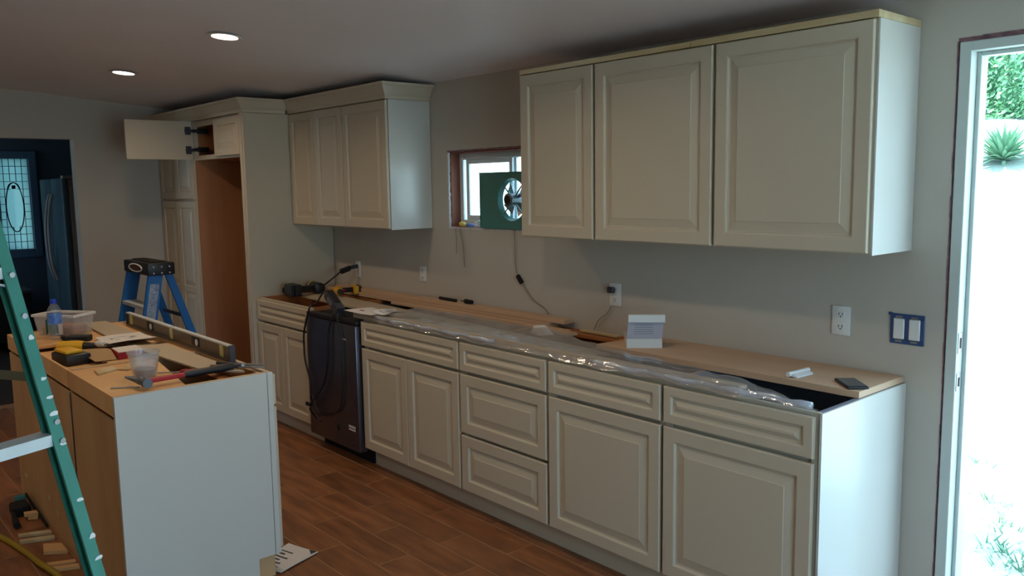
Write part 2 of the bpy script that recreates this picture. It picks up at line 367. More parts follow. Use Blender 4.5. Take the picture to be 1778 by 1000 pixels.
# ---------------------------------------------------------------- kitchen window
w1 = bpy.data.objects.new('window_1', None); C.objects.link(w1); w1.location = (-2.35, .07, WZ0); w1['kind'] = 'structure'
w1['label'] = 'small sliding window with rough stud opening above the counter'; w1['category'] = 'window'
bm = B(); box(bm, WX0, WX0+.018, .012, T-.03, WZ0, WZ1); box(bm, WX0, WX1, .012, T-.03, WZ1-.018, WZ1); box(bm, WX0, WX1, .012, T-.02, WZ0-.0, WZ0+.006); box(bm, WX1-.018, WX1, .012, T-.03, WZ0, WZ1)
obj('stud_lining', bm, STUD, w1)
bm = B()
for k in range(22):
    z0 = WZ0+k*.021; w = random.uniform(.002, .008); box(bm, WX0-w*.3, WX0+.004+w, -.002, .012, z0, z0+.021)
for k in range(30):
    x0 = WX0+k*.028; w = random.uniform(.001, .006); box(bm, x0, x0+.028, -.003, .014, WZ0-.002-w, WZ0+.004)
obj('torn_drywall_edge', bm, TORN, w1)
bm = B()
for k in range(30):
    x0 = WX0+k*.028; w = random.uniform(.001, .006); box(bm, x0, x0+.028, -.002, .012, WZ1-.004-w, WZ1+w*.5)
obj('raw_head_edge', bm, ROUGH, w1)
fx0, fx1, fz0, fz1 = -2.757, -1.95, 1.38, 1.818
bm = B()
for a in ((fx0, fx0+.032, fz0, fz1), (fx1-.032, fx1, fz0, fz1), (fx0+.032, fx1-.032, fz1-.036, fz1), (fx0+.032, fx1-.032, fz0, fz0+.04)): box(bm, a[0], a[1], .075, .128, a[2], a[3], bev=.003)
obj('window_frame', bm, VINYL, w1)
sx0, sx1 = -2.705, -2.28
bm = B()
for a in ((sx0, sx0+.028, fz0+.04, fz1-.036), (sx1-.028, sx1, fz0+.04, fz1-.036), (sx0+.028, sx1-.028, fz1-.062, fz1-.036), (sx0+.028, sx1-.028, fz0+.04, fz0+.068)): box(bm, a[0], a[1], .085, .105, a[2], a[3], bev=.002)
s = obj('sliding_sash', bm, VINYL, w1)
bm = B(); box(bm, sx0+.028, sx1-.028, .094, .097, fz0+.068, fz1-.062); obj('pane', bm, GLASS, s)
bm = B(); box(bm, sx1-.01, fx1-.032, .112, .115, fz0+.04, fz1-.036); obj('pane', bm, GLASS, w1)
bm = B(); box(bm, sx1-.02, sx1+.012, .106, .126, fz0+.04, fz1-.036, bev=.002); obj('fixed_stile', bm, VINYL, w1)
# ---------------------------------------------------------------- cabinets
def rings(bm, x0, x1, z0, z1, prof, y0, cap0=False, cap1=False, closed=False):
    R = []
    for i, d in prof:
        R.append([bm.verts.new(p) for p in ((x0+i, y0+d, z0+i), (x1-i, y0+d, z0+i), (x1-i, y0+d, z1-i), (x0+i, y0+d, z1-i))])
    pairs = list(zip(R, R[1:])) + ([(R[-1], R[0])] if closed else [])
    for A, Q in pairs:
        for k in range(4): bm.faces.new((A[k], A[(k+1) % 4], Q[(k+1) % 4], Q[k]))
    if cap0: bm.faces.new(R[0][::-1])
    if cap1: bm.faces.new(R[-1])
def door(parent, name, x0, x1, z0, z1, yf, t=.016, fr=None, local=False, mids=(), mt=None):
    """raised-panel front whose face stands at y=yf and looks towards -y"""
    w, h = x1-x0, z1-z0; mt = mt or PAINT
    a = fr or min(.058, h*.26, w*.2)
    bm = B(); rings(bm, x0, x1, z0, z1, [(a, t), (0, t), (0, .004), (.002, .001), (.004, 0), (a-.007, 0), (a-.003, .002), (a, .0075)], yf, closed=True)
    segs = [z0+a] + [m for m in mids] + [z1-a]; mh = .05
    for m in mids: box(bm, x0+a, x1-a, yf+.0005, yf+t, m-mh/2, m+mh/2, bev=.003)
    d = obj(name, bm, mt, parent, local=local)
    sl = min(.03, (min(w, h)-2*a)*.22)
    for i in range(len(segs)-1):
        p0 = segs[i] + (mh/2 if i > 0 else 0); p1 = segs[i+1] - (mh/2 if i < len(segs)-2 else 0)
        bm = B(); e = .002
        rings(bm, x0+a-e, x1-a+e, p0-e, p1+e, [(0, t-.004), (0, .009), (.010, .0098), (.012, .009), (.012+sl, .0025), (.014+sl, .0008)], yf, cap0=True, cap1=True)
        obj('raised_panel', bm, mt, d, local=local)
    return d
def carcass(bm, x0, x1, y0, y1, z0, z1, t=.016, top=False):
    box(bm, x0, x0+t, y0, y1, z0, z1); box(bm, x1-t, x1, y0, y1, z0, z1); box(bm, x0+t, x1-t, y1-.008, y1, z0, z1); box(bm, x0+t, x1-t, y0, y1-.008, z0, z0+t)
    if top: box(bm, x0+t, x1-t, y0, y1-.008, z1-t, z1)
ZT, ZTOE = .876, .108
SHADEIN = mat('shaded_cabinet_inside', rgb(112, 118, 134), .6)  # darker blue-grey puts the open cabinet's inner shade into the colour
def base_cab(label, x0, x1, fronts, mat_in=MAPLE, toe=True):
    t = thing('base_cabinet', label, 'cabinet', ((x0+x1)/2, -.3, 0), group='cream base cabinets along the wall')
    bm = B(); carcass(bm, x0+.001, x1-.001, -.588, -.004, ZTOE, ZT); box(bm, x0+.017, x1-.017, -.09, -.012, ZT-.02, ZT-.004); obj('carcass', bm, mat_in, t)
    bm = B()
    for a in ((x0+.001, x0+.03, ZTOE, ZT), (x1-.03, x1-.001, ZTOE, ZT), (x0+.03, x1-.03, ZT-.03, ZT), (x0+.03, x1-.03, ZTOE, ZTOE+.03)): box(bm, a[0], a[1], -.604, -.589, a[2], a[3], bev=.001)
    zs = sorted({round(f[3], 3) for f in fronts})[:-1]
    for z in zs:
        if ZTOE+.1 < z < ZT-.08: box(bm, x0+.03, x1-.03, -.596, -.589, z-.015, z+.02)
    obj('face_frame', bm, PAINT, t)
    if toe: bm = B(); box(bm, x0+.0005, x1-.0005, -.555, -.54, 0, ZTOE-.001); obj('toe_kick', bm, PAINT, t)
    for kind, a, b, c in [(f[0], f[1], f[2], f[3:]) for f in fronts]:
        zb, zt = fronts_z[(kind, c[0])] if False else (c[1], c[0])
        door(t, kind, a, b, zb, zt, -.63, fr=(.04 if zt-zb < .2 else None))
    return t
g = .008
ZD, ZM, ZM2, ZB = .864, .716, .406, .118
base_cab('right end base cabinet by the open doorway, one drawer over one wide door', -.63, 0, [('drawer_front', -.63+g, -.012, ZD, ZM+.008), ('door', -.63+g, -.012, ZM-.008, ZB)], mat_in=SHADEIN)
base_cab('base cabinet with one drawer over one wide door, just right of the three-drawer unit', -1.26, -.63, [('drawer_front', -1.26+g, -.63-g, ZD, ZM+.008), ('door', -1.26+g, -.63-g, ZM-.008, ZB)])
base_cab('base cabinet with three stacked drawers', -1.889, -1.26, [('drawer_front', -1.889+g, -1.26-g, ZD, ZM+.008), ('drawer_front', -1.889+g, -1.26-g, ZM-.008, ZM2+.007), ('drawer_front', -1.889+g, -1.26-g, ZM2-.007, ZB)])
base_cab('wide base cabinet with two doors under one drawer, just right of the dishwasher', -2.811, -1.889, [('drawer_front', -2.811+g, -1.889-g, ZD, ZM+.008), ('door', -2.811+g, -2.352, ZM-.008, ZB), ('door', -2.348, -1.889-g, ZM-.008, ZB)])
base_cab('base cabinet with two doors under one drawer, between dishwasher and tall refrigerator panel', -4.198, -3.43, [('drawer_front', -4.198+g, -3.43-g, ZD, ZM+.008), ('door', -4.198+g, -3.816, ZM-.008, ZB), ('door', -3.812, -3.43-g, ZM-.008, ZB)])
# finished end panel on the run, with a toe notch
bm = B(); poly(bm, [(-.61, .876), (-.61, .108), (-.54, .108), (-.54, 0), (-.003, 0), (-.003, .876)], 0, .008)
for v in bm.verts: v.co = Vector((v.co.z+.0005, v.co.x, v.co.y))
e1 = obj('end_panel', bm, PANELP); tag(e1, 'smooth white end panel closing the base run beside the open doorway', 'panel')
# wall cabinets
def wall_cab(label, x0, x1, z0, z1, doors, side=None, yd=-.325, group='cream wall cabinets'):
    t = thing('wall_cabinet', label, 'cabinet', ((x0+x1)/2, -.15, z0), group=group)
    bm = B(); carcass(bm, x0+.0008, x1-.0008, -.286, -.003, z0+.004, z1, top=True); obj('carcass', bm, MAPLE, t)
    bm = B()
    for a in ((x0+.001, x0+.03, z0, z1), (x1-.03, x1-.001, z0, z1), (x0+.03, x1-.03, z1-.03, z1), (x0+.03, x1-.03, z0, z0+.03)): box(bm, a[0], a[1], -.3045, -.2865, a[2], a[3], bev=.001)
    box(bm, x0+.001, x1-.001, -.286, -.004, z0, z0+.0035)
    obj('face_frame', bm, PAINT, t)
    if side is not None:
        bm = B(); box(bm, side, side+.007, -.306, -.003, z0-.004, z1, bev=.001); obj('finished_side', bm, PANELP, t)
    for a, b in doors: door(t, 'door', a, b, z0+.004, z1-.004, yd)
    return t
wall_cab('largest cream wall cabinet at the right end of the row of three, nearest the doorway', -.63, -.0, 1.371, 2.151, [(-.63+g, -.006)], side=.0)
wall_cab('middle one of the three cream wall cabinets right of the window', -1.264, -.63, 1.371, 2.151, [(-1.264+g, -.63-g)])
wall_cab('narrow cream wall cabinet directly right of the window, partly hiding the fan', -1.7525, -1.264, 1.371, 2.151, [(-1.7525+.003, -1.264-g)])
wall_cab('cream single-door wall cabinet left of the window with pale exposed side', -3.4624, -2.95, 1.371, 2.143, [(-3.4624+.004, -2.95+.003)], side=-2.949)
wall_cab('cream double-door wall cabinet tucked against the tall refrigerator panel', -4.198, -3.4624, 1.371, 2.143, [(-4.198+.006, -3.835), (-3.833, -3.4624-.004)])
# pine nailer strip on the right-hand row
st = thing('pine_nailer', 'pale pine strip running along the top of the three right wall cabinets', 'wood strip', (-.87, -.3, 2.1515))
bm = B(); box(bm, -1.752, -.745, -.322, -.29, 2.1515, 2.174, bev=.001); obj('front_strip', bm, PINE, st)
bm = B(); box(bm, -.742, .008, -.322, -.29, 2.1515, 2.176, bev=.001); obj('front_strip', bm, PINE, st)
bm = B(); box(bm, -.03, .008, -.289, -.004, 2.1515, 2.176, bev=.001); obj('side_strip', bm, PINE, st)
# crown moulding
def crown(name, path, label, z0=2.144, back=.014):
    prof = [(0, 0), (.004, .002), (.006, .022), (.010, .026), (.020, .040), (.034, .062), (.044, .076), (.050, .078), (.054, .094), (-back, .094), (-back, 0)]
    bm = B(); R = []
    n = len(path)
    for i, (x, y) in enumerate(path):
        ns = []
        if i > 0: d = Vector((x-path[i-1][0], y-path[i-1][1])).normalized(); ns.append(Vector((d.y, -d.x)))
        if i < n-1: d = Vector((path[i+1][0]-x, path[i+1][1]-y)).normalized(); ns.append(Vector((d.y, -d.x)))
        m = ns[0] if len(ns) == 1 else (ns[0]+ns[1])/(1+ns[0].dot(ns[1]))
        R.append([bm.verts.new((x+m.x*o, y+m.y*o, z0+h)) for o, h in prof])
    for A, Q in zip(R, R[1:]):
        for k in range(len(prof)): bm.faces.new((A[k], A[(k+1) % len(prof)], Q[(k+1) % len(prof)], Q[k]))
    bm.faces.new(R[0][::-1]); bm.faces.new(R[-1])
    return tag(obj(name, bm, PAINT), label, 'moulding')
crown('crown_moulding', [(-4.196, -.3245), (-2.941, -.3245), (-2.941, -.003)], 'cream crown moulding topping the two wall cabinets left of the window')
crown('crown_moulding', [(XL+.003, -.6605), (-4.197, -.6605), (-4.197, -.345)], 'cream crown moulding topping the pantry and refrigerator bay')
# tall refrigerator surround
tp = thing('refrigerator_end_panel', 'tall greige side panel between the empty refrigerator bay and the counter', 'panel', (-4.22, -.33, 0))
bm = B(); box(bm, -4.222, -4.199, -.655, -.004, 0, 2.143, bev=.001); obj('side_skin', bm, PAINT, tp)
bm = B(); box(bm, -4.262, -4.223, -.66, -.64, 0, 2.143, bev=.002); obj('front_stile', bm, PAINT, tp)
bm = B(); box(bm, -4.236, -4.223, -.639, -.004, 0, 1.84); obj('inner_skin', bm, REDPLY, tp)
# bridge cabinet over the bay, left door swung open
bc = thing('bridge_cabinet', 'small two-door cabinet over the empty refrigerator bay, its left door swung open', 'cabinet', (-4.7, -.3, 1.845))
bm = B(); carcass(bm, -5.135, -4.2625, -.62, -.02, 1.85, 2.143, top=True); obj('carcass', bm, REDPLY, bc)
bm = B()
for a in ((-5.135, -5.10, 1.85, 2.143), (-4.30, -4.2635, 1.85, 2.143), (-5.10, -4.30, 2.10, 2.143), (-5.10, -4.30, 1.85, 1.885)): box(bm, a[0], a[1], -.638, -.621, a[2], a[3], bev=.001)
obj('face_frame', bm, PAINT, bc)
door(bc, 'door', -4.705, -4.268, 1.865, 2.128, -.66, fr=.05)
bm = B()
for i in range(1): pass
bm.free()
dd = None
bm = B(); rings(bm, 0, .475, 0, .285, [(.062, .02), (.0, .02), (0, .003), (.003, 0), (.055, 0), (.062, .006)], 0, closed=True)
dd = obj('door', bm, PAINT, bc, local=True, label='small raised-panel door standing open at a right angle')
dd.location = Vector((-5.135, -.662, 1.857)) - wloc(bc); dd.rotation_euler = (0, 0, -PI/2 - .02)
bm = B(); rings(bm, .06, .415, .06, .225, [(0, .0165), (0, .008), (.012, .009), (.035, .002)], 0, cap0=True, cap1=True); obj('raised_panel', bm, PAINT, dd, local=True)
for z in (.07, .215):
    bm = B(); tube(bm, [(.035, .0195, z), (.035, .026, z)], .0175, 16); box(bm, -.005, .02, .02, .034, z-.012, z+.012, bev=.002); box(bm, .008, .05, .0205, .023, z-.03, z+.03)
    obj('hinge', bm, DARK, dd, local=True, label='dark metal cup hinge')
for z in (1.93, 2.07):
    bm = B(); box(bm, -5.099, -5.07, -.63, -.55, z-.02, z+.02, bev=.003); box(bm, -5.115, -5.08, -.655, -.63, z-.012, z+.012, bev=.002); obj('hinge_plate', bm, BLACK, bc)
# pantry
pn = thing('pantry_cabinet', 'tall cream pantry cabinet in the far corner left of the refrigerator bay', 'cabinet', (-5.5, -.33, 0))
bm = B(); carcass(bm, -5.888, -5.142, -.62, -.01, .1, 2.143, top=True); obj('carcass', bm, MAPLE, pn)
bm = B(); box(bm, -5.1415, -5.136, -.638, -.01, 0, 2.143); obj('bay_side', bm, REDPLY, pn, label='bare reddish plywood side facing the bay')
bm = B(); box(bm, -5.165, -5.1365, -.645, -.639, 0, 2.143); box(bm, -5.888, -5.86, -.638, -.621, .1, 2.143); box(bm, -5.86, -5.166, -.638, -.621, 1.53, 1.57); box(bm, -5.165, -5.143, -.638, -.621, 0, 2.143); obj('face_frame', bm, PAINT, pn)
bm = B(); box(bm, -5.888, -5.17, -.585, -.57, 0, .099); obj('toe_kick', bm, PAINT, pn)
for a, b in ((-5.88, -5.527), (-5.523, -5.168)):
    door(pn, 'door', a, b, 1.556, 2.13, -.66); door(pn, 'door', a, b, .118, 1.54, -.66, mids=(.84,))

# ---------------------------------------------------------------- dishwasher
dw = thing('dishwasher', 'dark stainless dishwasher between the cream base cabinets, cords hanging over it', 'dishwasher', (-3.12, -.35, 0))
bm = B(); box(bm, -3.42, -2.82, -.595, -.03, .1, .855); obj('tub', bm, BLACKM, dw)
bm = B(); box(bm, -3.418, -2.822, -.655, -.598, .085, .835, bev=.006, seg=2); dwd = obj('door', bm, STEEL, dw, smooth='auto')
bm = B(); box(bm, -3.418, -2.822, -.65, -.598, .838, .862, bev=.004, seg=2); obj('control_panel', bm, BLACK, dw, smooth='auto')
bm = B(); box(bm, -3.41, -2.826, -.56, -.545, 0, .082); obj('kick_plate', bm, BLACKM, dw)
bm = B(); box(bm, -2.935, -2.86, -.6562, -.6552, .205, .213)
for k in range(5): box(bm, -2.935+k*.016, -2.925+k*.016, -.6562, -.6552, .219, .235)
obj('energy_text', bm, WHITE, dwd, label='small pale printed marks')
bm = B(); tube(bm, [(-3.06, -.6552, .19), (-3.06, -.6562, .19)], .02, 16); obj('round_badge', bm, BLACKM, dwd)
bm = B(); box(bm, -2.97, -2.93, -.6562, -.6552, .742, .747); obj('logo_text', bm, WHITE, dwd)
bm = B(); box(bm, -2.91, -2.86, -.6562, -.6552, .118, .121); obj('model_text', bm, BLACKM, dwd)

# ---------------------------------------------------------------- island
IX0, IX1, IY0, IY1 = -3.765, -1.862, -2.22, -1.589
def island_cab(label, x0, x1):
    t = thing('island_cabinet', label, 'cabinet', ((x0+x1)/2, -1.9, 0), group='open-topped island cabinets')
    bm = B(); tt = .016
    box(bm, x0+.001, x0+tt, IY0+.012, -1.632, .0, ZT); box(bm, x1-tt, x1-.001, IY0+.012, -1.632, .0, ZT); box(bm, x0+tt, x1-tt, IY0+.012, -1.632, .11, .126)
    box(bm, x0+tt, x1-tt, -1.66, -1.645, .79, ZT-.001)
    obj('carcass', bm, PLYV, t)
    bm = B(); box(bm, x0+.0015, x1-.0015, IY0+.004, IY0+.0115, 0, .778); obj('back_panel', bm, PLYV, t)
    bm = B(); box(bm, x0+.0015, x1-.0015, IY0, IY0+.0115, .797, ZT-.0005, bev=.001); obj('top_rail', bm, PLY, t)
    bm = B()
    for a in ((x0+.001, x0+.03, .1, ZT), (x1-.03, x1-.001, .1, ZT), (x0+.03, x1-.03, ZT-.04, ZT), (x0+.03, x1-.03, .1, .13)): box(bm, a[0], a[1], -1.631, -1.611, a[2], a[3], bev=.001)
    obj('face_frame', bm, PAINT, t)
    for a, b in ((x0+.004, (x0+x1)/2-.002), ((x0+x1)/2+.002, x1-.004)):
        for z0, z1, nm in ((.735, .862, 'drawer_front'), (.115, .725, 'door')):
            bm = B(); a_ = .04 if z1-z0 < .2 else .055
            rings(bm, a, b, z0, z1, [(0, 0), (0, -.016), (.003, -.02), (a_, -.02), (a_+.005, -.012), (a_+.03, -.018)], -1.609, cap0=True, cap1=True)
            for v in bm.verts: v.co.y = -1.609 + (-1.609 - v.co.y)
            obj(nm, bm, PAINT, t)
    bm = B(); box(bm, x0+.0005, x1-.0005, -1.725, -1.712, 0, .099); obj('toe_kick', bm, PAINT, t)
    return t
ia = island_cab('nearer raw plywood island cabinet, its open top half covered by a plywood sheet', -2.535, -1.881)
ib = island_cab('farther and longer raw plywood island cabinet, drill and tub on its open top', IX0, -2.537)
# seam batten and pale torn patches low on the back panels
bm = B(); box(bm, -2.552, -2.52, IY0-.006, IY0-.0005, 0, ZT-.09); obj('seam_batten', bm, PLYV, ib)
for k, (x, z) in enumerate(((-3.60, .138), (-3.085, .157), (-2.93, .121), (-2.66, .112), (-2.48, .124), (-3.3, .21))):
    bm = B(); a = random.uniform(.020, .034)
    poly(bm, [(x-a, z+.008), (x-a*.2, z-.012), (x+a, z-.006), (x+a*.5, z+.013)], 0, .002)
    for v in bm.verts: v.co = Vector((v.co.x, IY0+.002-v.co.z, v.co.y))
    obj('torn_patch', bm, PINE, ib, label='pale torn patch of veneer')
# end panel with toe notch
ep = thing('island_end_panel', 'large smooth white end panel of the island facing the doorway', 'panel', (IX1-.009, -1.93, 0))
bm = B(); poly(bm, [(IY0-.004, .877), (IY0-.004, 0), (-1.71, 0), (-1.71, .1), (-1.637, .1), (-1.637, .877)], IX1-.0185, IX1)
for v in bm.verts: v.co = Vector((v.co.z, v.co.x, v.co.y))
obj('skin', bm, PANELP, ep)
bm = B(); box(bm, IX1-.0185, IX1+.0015, -1.635, -1.611, .1, .877, bev=.002); obj('edge_stile', bm, PANELP, ep)
# plywood pieces inside the tops
bm = B(); slab(bm, [(-2.518, -2.206), (-1.899, -2.206), (-1.899, -1.95), (-2.518, -1.86)], .858, .872); obj('corner_sheet', bm, PLY, ia)
for a in ((-2.518, -1.899, -1.72, -1.665, .80, .815), (-2.26, -2.2, -1.95, -1.665, .835, .848)): bm = B(); box(bm, *a); obj('cross_brace', bm, MAPLE, ia)
bm = B(); box(bm, -3.748, -3.26, -2.206, -1.78, .858, .872); obj('corner_sheet', bm, PLY, ib)
bm = B(); box(bm, -3.258, -2.555, -2.206, -2.02, .827, .842); obj('inner_shelf', bm, PLY, ib)
for a in ((-2.9, -2.56, -1.76, -1.662, .858, .870), (-3.748, -3.3, -1.70, -1.662, .86, .8745), (-3.11, -3.05, -2.019, -1.662, .842, .856), (-2.70, -2.66, -2.019, -1.662, .842, .856)): bm = B(); box(bm, *a); obj('cross_brace', bm, PLY, ib)

# ---------------------------------------------------------------- things on the island
def zrot(a, c): return Matrix.Translation(Vector(c)) @ Matrix.Rotation(a, 4, 'Z')
# long greige filler boards
bm = B(); slab(bm, [(-2.89, -1.93+.06), (-2.075, -1.815), (-1.93, -1.70), (-2.80, -1.715)], .8775, .884)
tag(obj('filler_board', bm, FILLER), 'nearer greige filler board lying across the open island top, ending under the hammer grip', 'board', 'greige filler boards on the island')
bm = B(); slab(bm, [(-3.83, -1.835), (-3.12, -1.865), (-3.04, -1.72), (-3.80, -1.715)], .8775, .884)
tag(obj('filler_board', bm, FILLER), 'farther greige filler board on the island, running beside the white tub', 'board', 'greige filler boards on the island')
# spirit level on edge
lv = thing('spirit_level', 'long metal box level standing on edge along the far rim of the island', 'level', (-2.8, -1.61, .8775))
sg = [(-3.645, -1.642), (-2.06, -1.663)]
LX0, LX1, LY, LZ = -3.60, -2.17, -1.650, .8775
LV = mat('level_body', rgb(120, 108, 96), .4, metal=.4); VIAL = mat('level_vial', rgb(212, 200, 120), .3)
bm = B(); box(bm, LX0, LX1, LY-.004, LY+.004, LZ+.006, LZ+.066)
box(bm, LX0, LX1, LY-.012, LY+.012, LZ, LZ+.008, bev=.001); obj('web', bm, LV, lv)
bm = B(); box(bm, LX0, -2.915, LY-.012, LY+.012, LZ+.066, LZ+.073, bev=.001); box(bm, -2.89, LX1, LY-.012, LY+.012, LZ+.066, LZ+.073, bev=.001); obj('top_rail', bm, ALU, lv)
for x in (LX0+.07, -2.90, LX1-.10):
    bm = B(); box(bm, x-.018, x+.018, LY-.009, LY+.009, LZ+.01, LZ+.065, bev=.003); obj('vial_block', bm, VIAL, lv)
for x in (-3.22, -2.58):
    bm = B(); box(bm, x-.05, x+.05, LY-.008, LY+.008, LZ+.014, LZ+.06, bev=.008, seg=2); h = obj('hand_hole', bm, BLACK, lv)
    bm = B(); tube(bm, [(x+.025, LY-.0085, LZ+.037), (x+.025, LY-.011, LZ+.037)], .016, 14); obj('lens', bm, WHITE, h)
for x in (LX0, LX1):
    bm = B(); box(bm, x-.006, x+.006, LY-.0135, LY+.0135, LZ-.0, LZ+.074, bev=.002); obj('end_cap', bm, DARK, lv)
# paper sheet, red/white booklet, cardboard
def sheet(name, label, cat, quad, z, matl=PAPER, t=.0012, sag=.004, lines=(), inkm=INKL, grp=None, ext=None):
    """thin curled sheet over a quad of (x,y); lines: (u0,u1,v,w) printed strips"""
    t0 = thing(name, label, cat, (sum(q[0] for q in quad)/4, sum(q[1] for q in quad)/4, z), group=grp)
    def at(u, v):
        a = [quad[0][i]*(1-u)+quad[1][i]*u for i in (0, 1)]; b = [quad[3][i]*(1-u)+quad[2][i]*u for i in (0, 1)]
        return (a[0]*(1-v)+b[0]*v, a[1]*(1-v)+b[1]*v, z + sag*(4*(u-.5)**2) + sag*.5*math.sin(5*v))
    bm = B(); n = 8; g0 = [[bm.verts.new(at(i/n, j/n)) for j in range(n+1)] for i in range(n+1)]
    for i in range(n):
        for j in range(n): bm.faces.new((g0[i][j], g0[i+1][j], g0[i+1][j+1], g0[i][j+1]))
    r = bmesh.ops.extrude_face_region(bm, geom=list(bm.faces))
    for e in r['geom']:
        if isinstance(e, bmesh.types.BMVert): e.co.z += t
    p = obj('leaf', bm, matl, t0)
    if lines:
        bm = B()
        for u0, u1, v, w in lines:
            k = 6
            for i in range(k):
                ua, ub = u0+(u1-u0)*i/k, u0+(u1-u0)*(i+.85)/k
                q = [Vector(at(ua, v)), Vector(at(ub, v)), Vector(at(ub, v+w)), Vector(at(ua, v+w))]
                hexa(bm, [x+Vector((0, 0, t+.0001)) for x in q] + [x+Vector((0, 0, t+.0006)) for x in q])
        obj('printed_lines', bm, inkm, p)
    return t0
sheet('paper_sheet', 'curled white printed sheet lying across the island filler boards', 'paper', [(-3.19, -1.935), (-2.953, -1.933), (-2.99, -1.70), (-3.22, -1.71)], .888, lines=[(.35, .5, .2, .55), (.56, .62, .25, .4), (.3, .34, .3, .3)])
bk = thing('red_box', 'small white-topped red box beside the white sheet on the island', 'box', (-2.78, -1.9, .857))
bm = B(); slab(bm, [(-2.85, -1.955), (-2.70, -1.965), (-2.70, -1.85), (-2.85, -1.84)], .858, .888); obj('box_body', bm, RED, bk)
bm = B(); slab(bm, [(-2.848, -1.953), (-2.702, -1.963), (-2.702, -1.852), (-2.848, -1.842)], .8885, .890); obj('label_sheet', bm, PAPER, bk)
cb = thing('cardboard_scrap', 'bent brown cardboard scrap next to the yellow drill on the island', 'cardboard', (-2.9, -1.99, .8565))
bm = B(); hexa(bm, [(-3.06, -2.07, .862), (-2.86, -2.085, .882), (-2.84, -1.96, .884), (-3.05, -1.95, .862), (-3.06, -2.07, .865), (-2.86, -2.085, .885), (-2.84, -1.96, .887), (-3.05, -1.95, .865)]); obj('flap', bm, CARD, cb)
bm = B(); hexa(bm, [(-2.86, -2.085, .882), (-2.72, -2.06, .8575), (-2.70, -1.97, .8575), (-2.84, -1.96, .884), (-2.86, -2.085, .885), (-2.72, -2.06, .8605), (-2.70, -1.97, .8605), (-2.84, -1.96, .887)]); obj('flap', bm, CARD, cb)
bm = B(); slab(bm, [(-3.25, -1.99), (-3.08, -2.04), (-2.98, -1.93), (-3.2, -1.87)], .8745, .88)
tag(obj('plywood_offcut', bm, PLY), 'flat plywood offcut between the drill and the white sheet', 'offcut')
# wood shims on the near sheet
for q, lb in (([(-2.43, -2.14), (-2.33, -2.15), (-2.39, -2.06), (-2.46, -2.06)], 'leftmost of the two small pale wood scraps on the island plywood'), ([(-2.38, -2.06), (-2.34, -2.03), (-2.45, -1.92), (-2.50, -1.94)], 'longer pale wood scrap behind its short neighbour on the island plywood')):
    bm = B(); slab(bm, q, .8725, .879); tag(obj('wood_scrap', bm, PINE), lb, 'offcut', 'pale wood scraps on the island')
bm = B(); slab(bm, [(-2.06, -2.175), (-2.045, -2.185), (-1.99, -2.10), (-2.0, -2.09)], .8725, .876)
tag(obj('chisel_blade', bm, METAL), 'thin grey metal blade on the near edge of the island plywood', 'tool')
# clear tub (round) with dark bits
ct = thing('clear_cup', 'cloudy clear plastic tub standing behind the hammer head', 'tub', (-2.16, -2.02, .8725))
bm = B(); lathe(bm, [(.044, 0), (.060, .100), (.064, .102), (.064, .107), (.058, .107), (.0565, .100), (.0415, .003)], 28, (-2.16, -2.02, .8735)); obj('wall', bm, FROST, ct, smooth='auto')
bm = B(); lathe(bm, [(.036, 0), (.041, .03), (.030, .035)], 16, (-2.16, -2.02, .878)); obj('screws_inside', bm, DARK, ct)
# hammer
hm = thing('hammer', 'claw hammer with a red shaft and dark grip on the island rim', 'hammer', (-1.97, -2.09, .875), rz=math.atan2(.40, -.03))
hz = .022
bm = B(); tube(bm, [(0, -.055, hz+.003), (0, -.03, hz+.003), (0, -.028, hz+.003), (0, -.015, hz+.003), (0, .02, hz+.003)], [.019, .019, .013, .013, .015], 16)
tube(bm, [(0, .01, hz), (-.006, .045, hz+.004), (-.03, .085, hz+.012)], [.014, .012, .004], 10); obj('head', bm, mat('hammer_steel', rgb(104, 110, 118), .4, metal=.7), hm, local=True, smooth='auto')
bm = B(); box(bm, .0, .17, -.011, .011, hz-.009, hz+.009, bev=.005, seg=2); obj('shaft', bm, RED, hm, local=True)
bm = B(); tube(bm, [(.165, 0, hz), (.19, 0, hz), (.26, 0, hz), (.33, 0, hz), (.37, 0, hz)], [.013, .016, .0145, .017, .014], 12); obj('grip', bm, BLACK, hm, local=True, smooth='auto')
# pliers / snips at the grip end
pl = thing('snips', 'grey metal snips lying beyond the hammer grip on the island corner', 'tool', (-1.985, -1.685, .885), rz=.7)
bm = B(); tube(bm, smoothpts([(0, 0, .012), (-.06, .02, .012), (-.13, .035, .012)], 4), .009, 8); obj('handle', bm, BLACK, pl, local=True, smooth=True)
bm = B(); tube(bm, smoothpts([(0, 0, .012), (-.06, -.02, .012), (-.12, -.04, .012)], 4), .009, 8); obj('handle', bm, DARK, pl, local=True, smooth=True)
bm = B(); slab(bm, [(-.01, -.018), (.05, -.02), (.10, -.004), (-.01, .004)], .004, .010); slab(bm, [(-.01, -.004), (.10, .004), (.05, .02), (-.01, .018)], .011, .017); tube(bm, [(0, 0, .002), (0, 0, .02)], .012, 12); obj('jaws', bm, METAL, pl, local=True)
# red-handled screwdriver near the cup
sd = thing('screwdriver', 'red-handled screwdriver lying behind the hammer shaft', 'screwdriver', (-2.10, -1.90, .8725), rz=.95)
bm = B(); tube(bm, [(0, 0, .012), (.01, 0, .012), (.08, 0, .012), (.09, 0, .012)], [.007, .0115, .0115, .006], 10); obj('handle', bm, RED, sd, local=True, smooth='auto')
bm = B(); tube(bm, [(-.09, 0, .012), (0, 0, .012)], .003, 8); obj('shank', bm, METAL, sd, local=True)
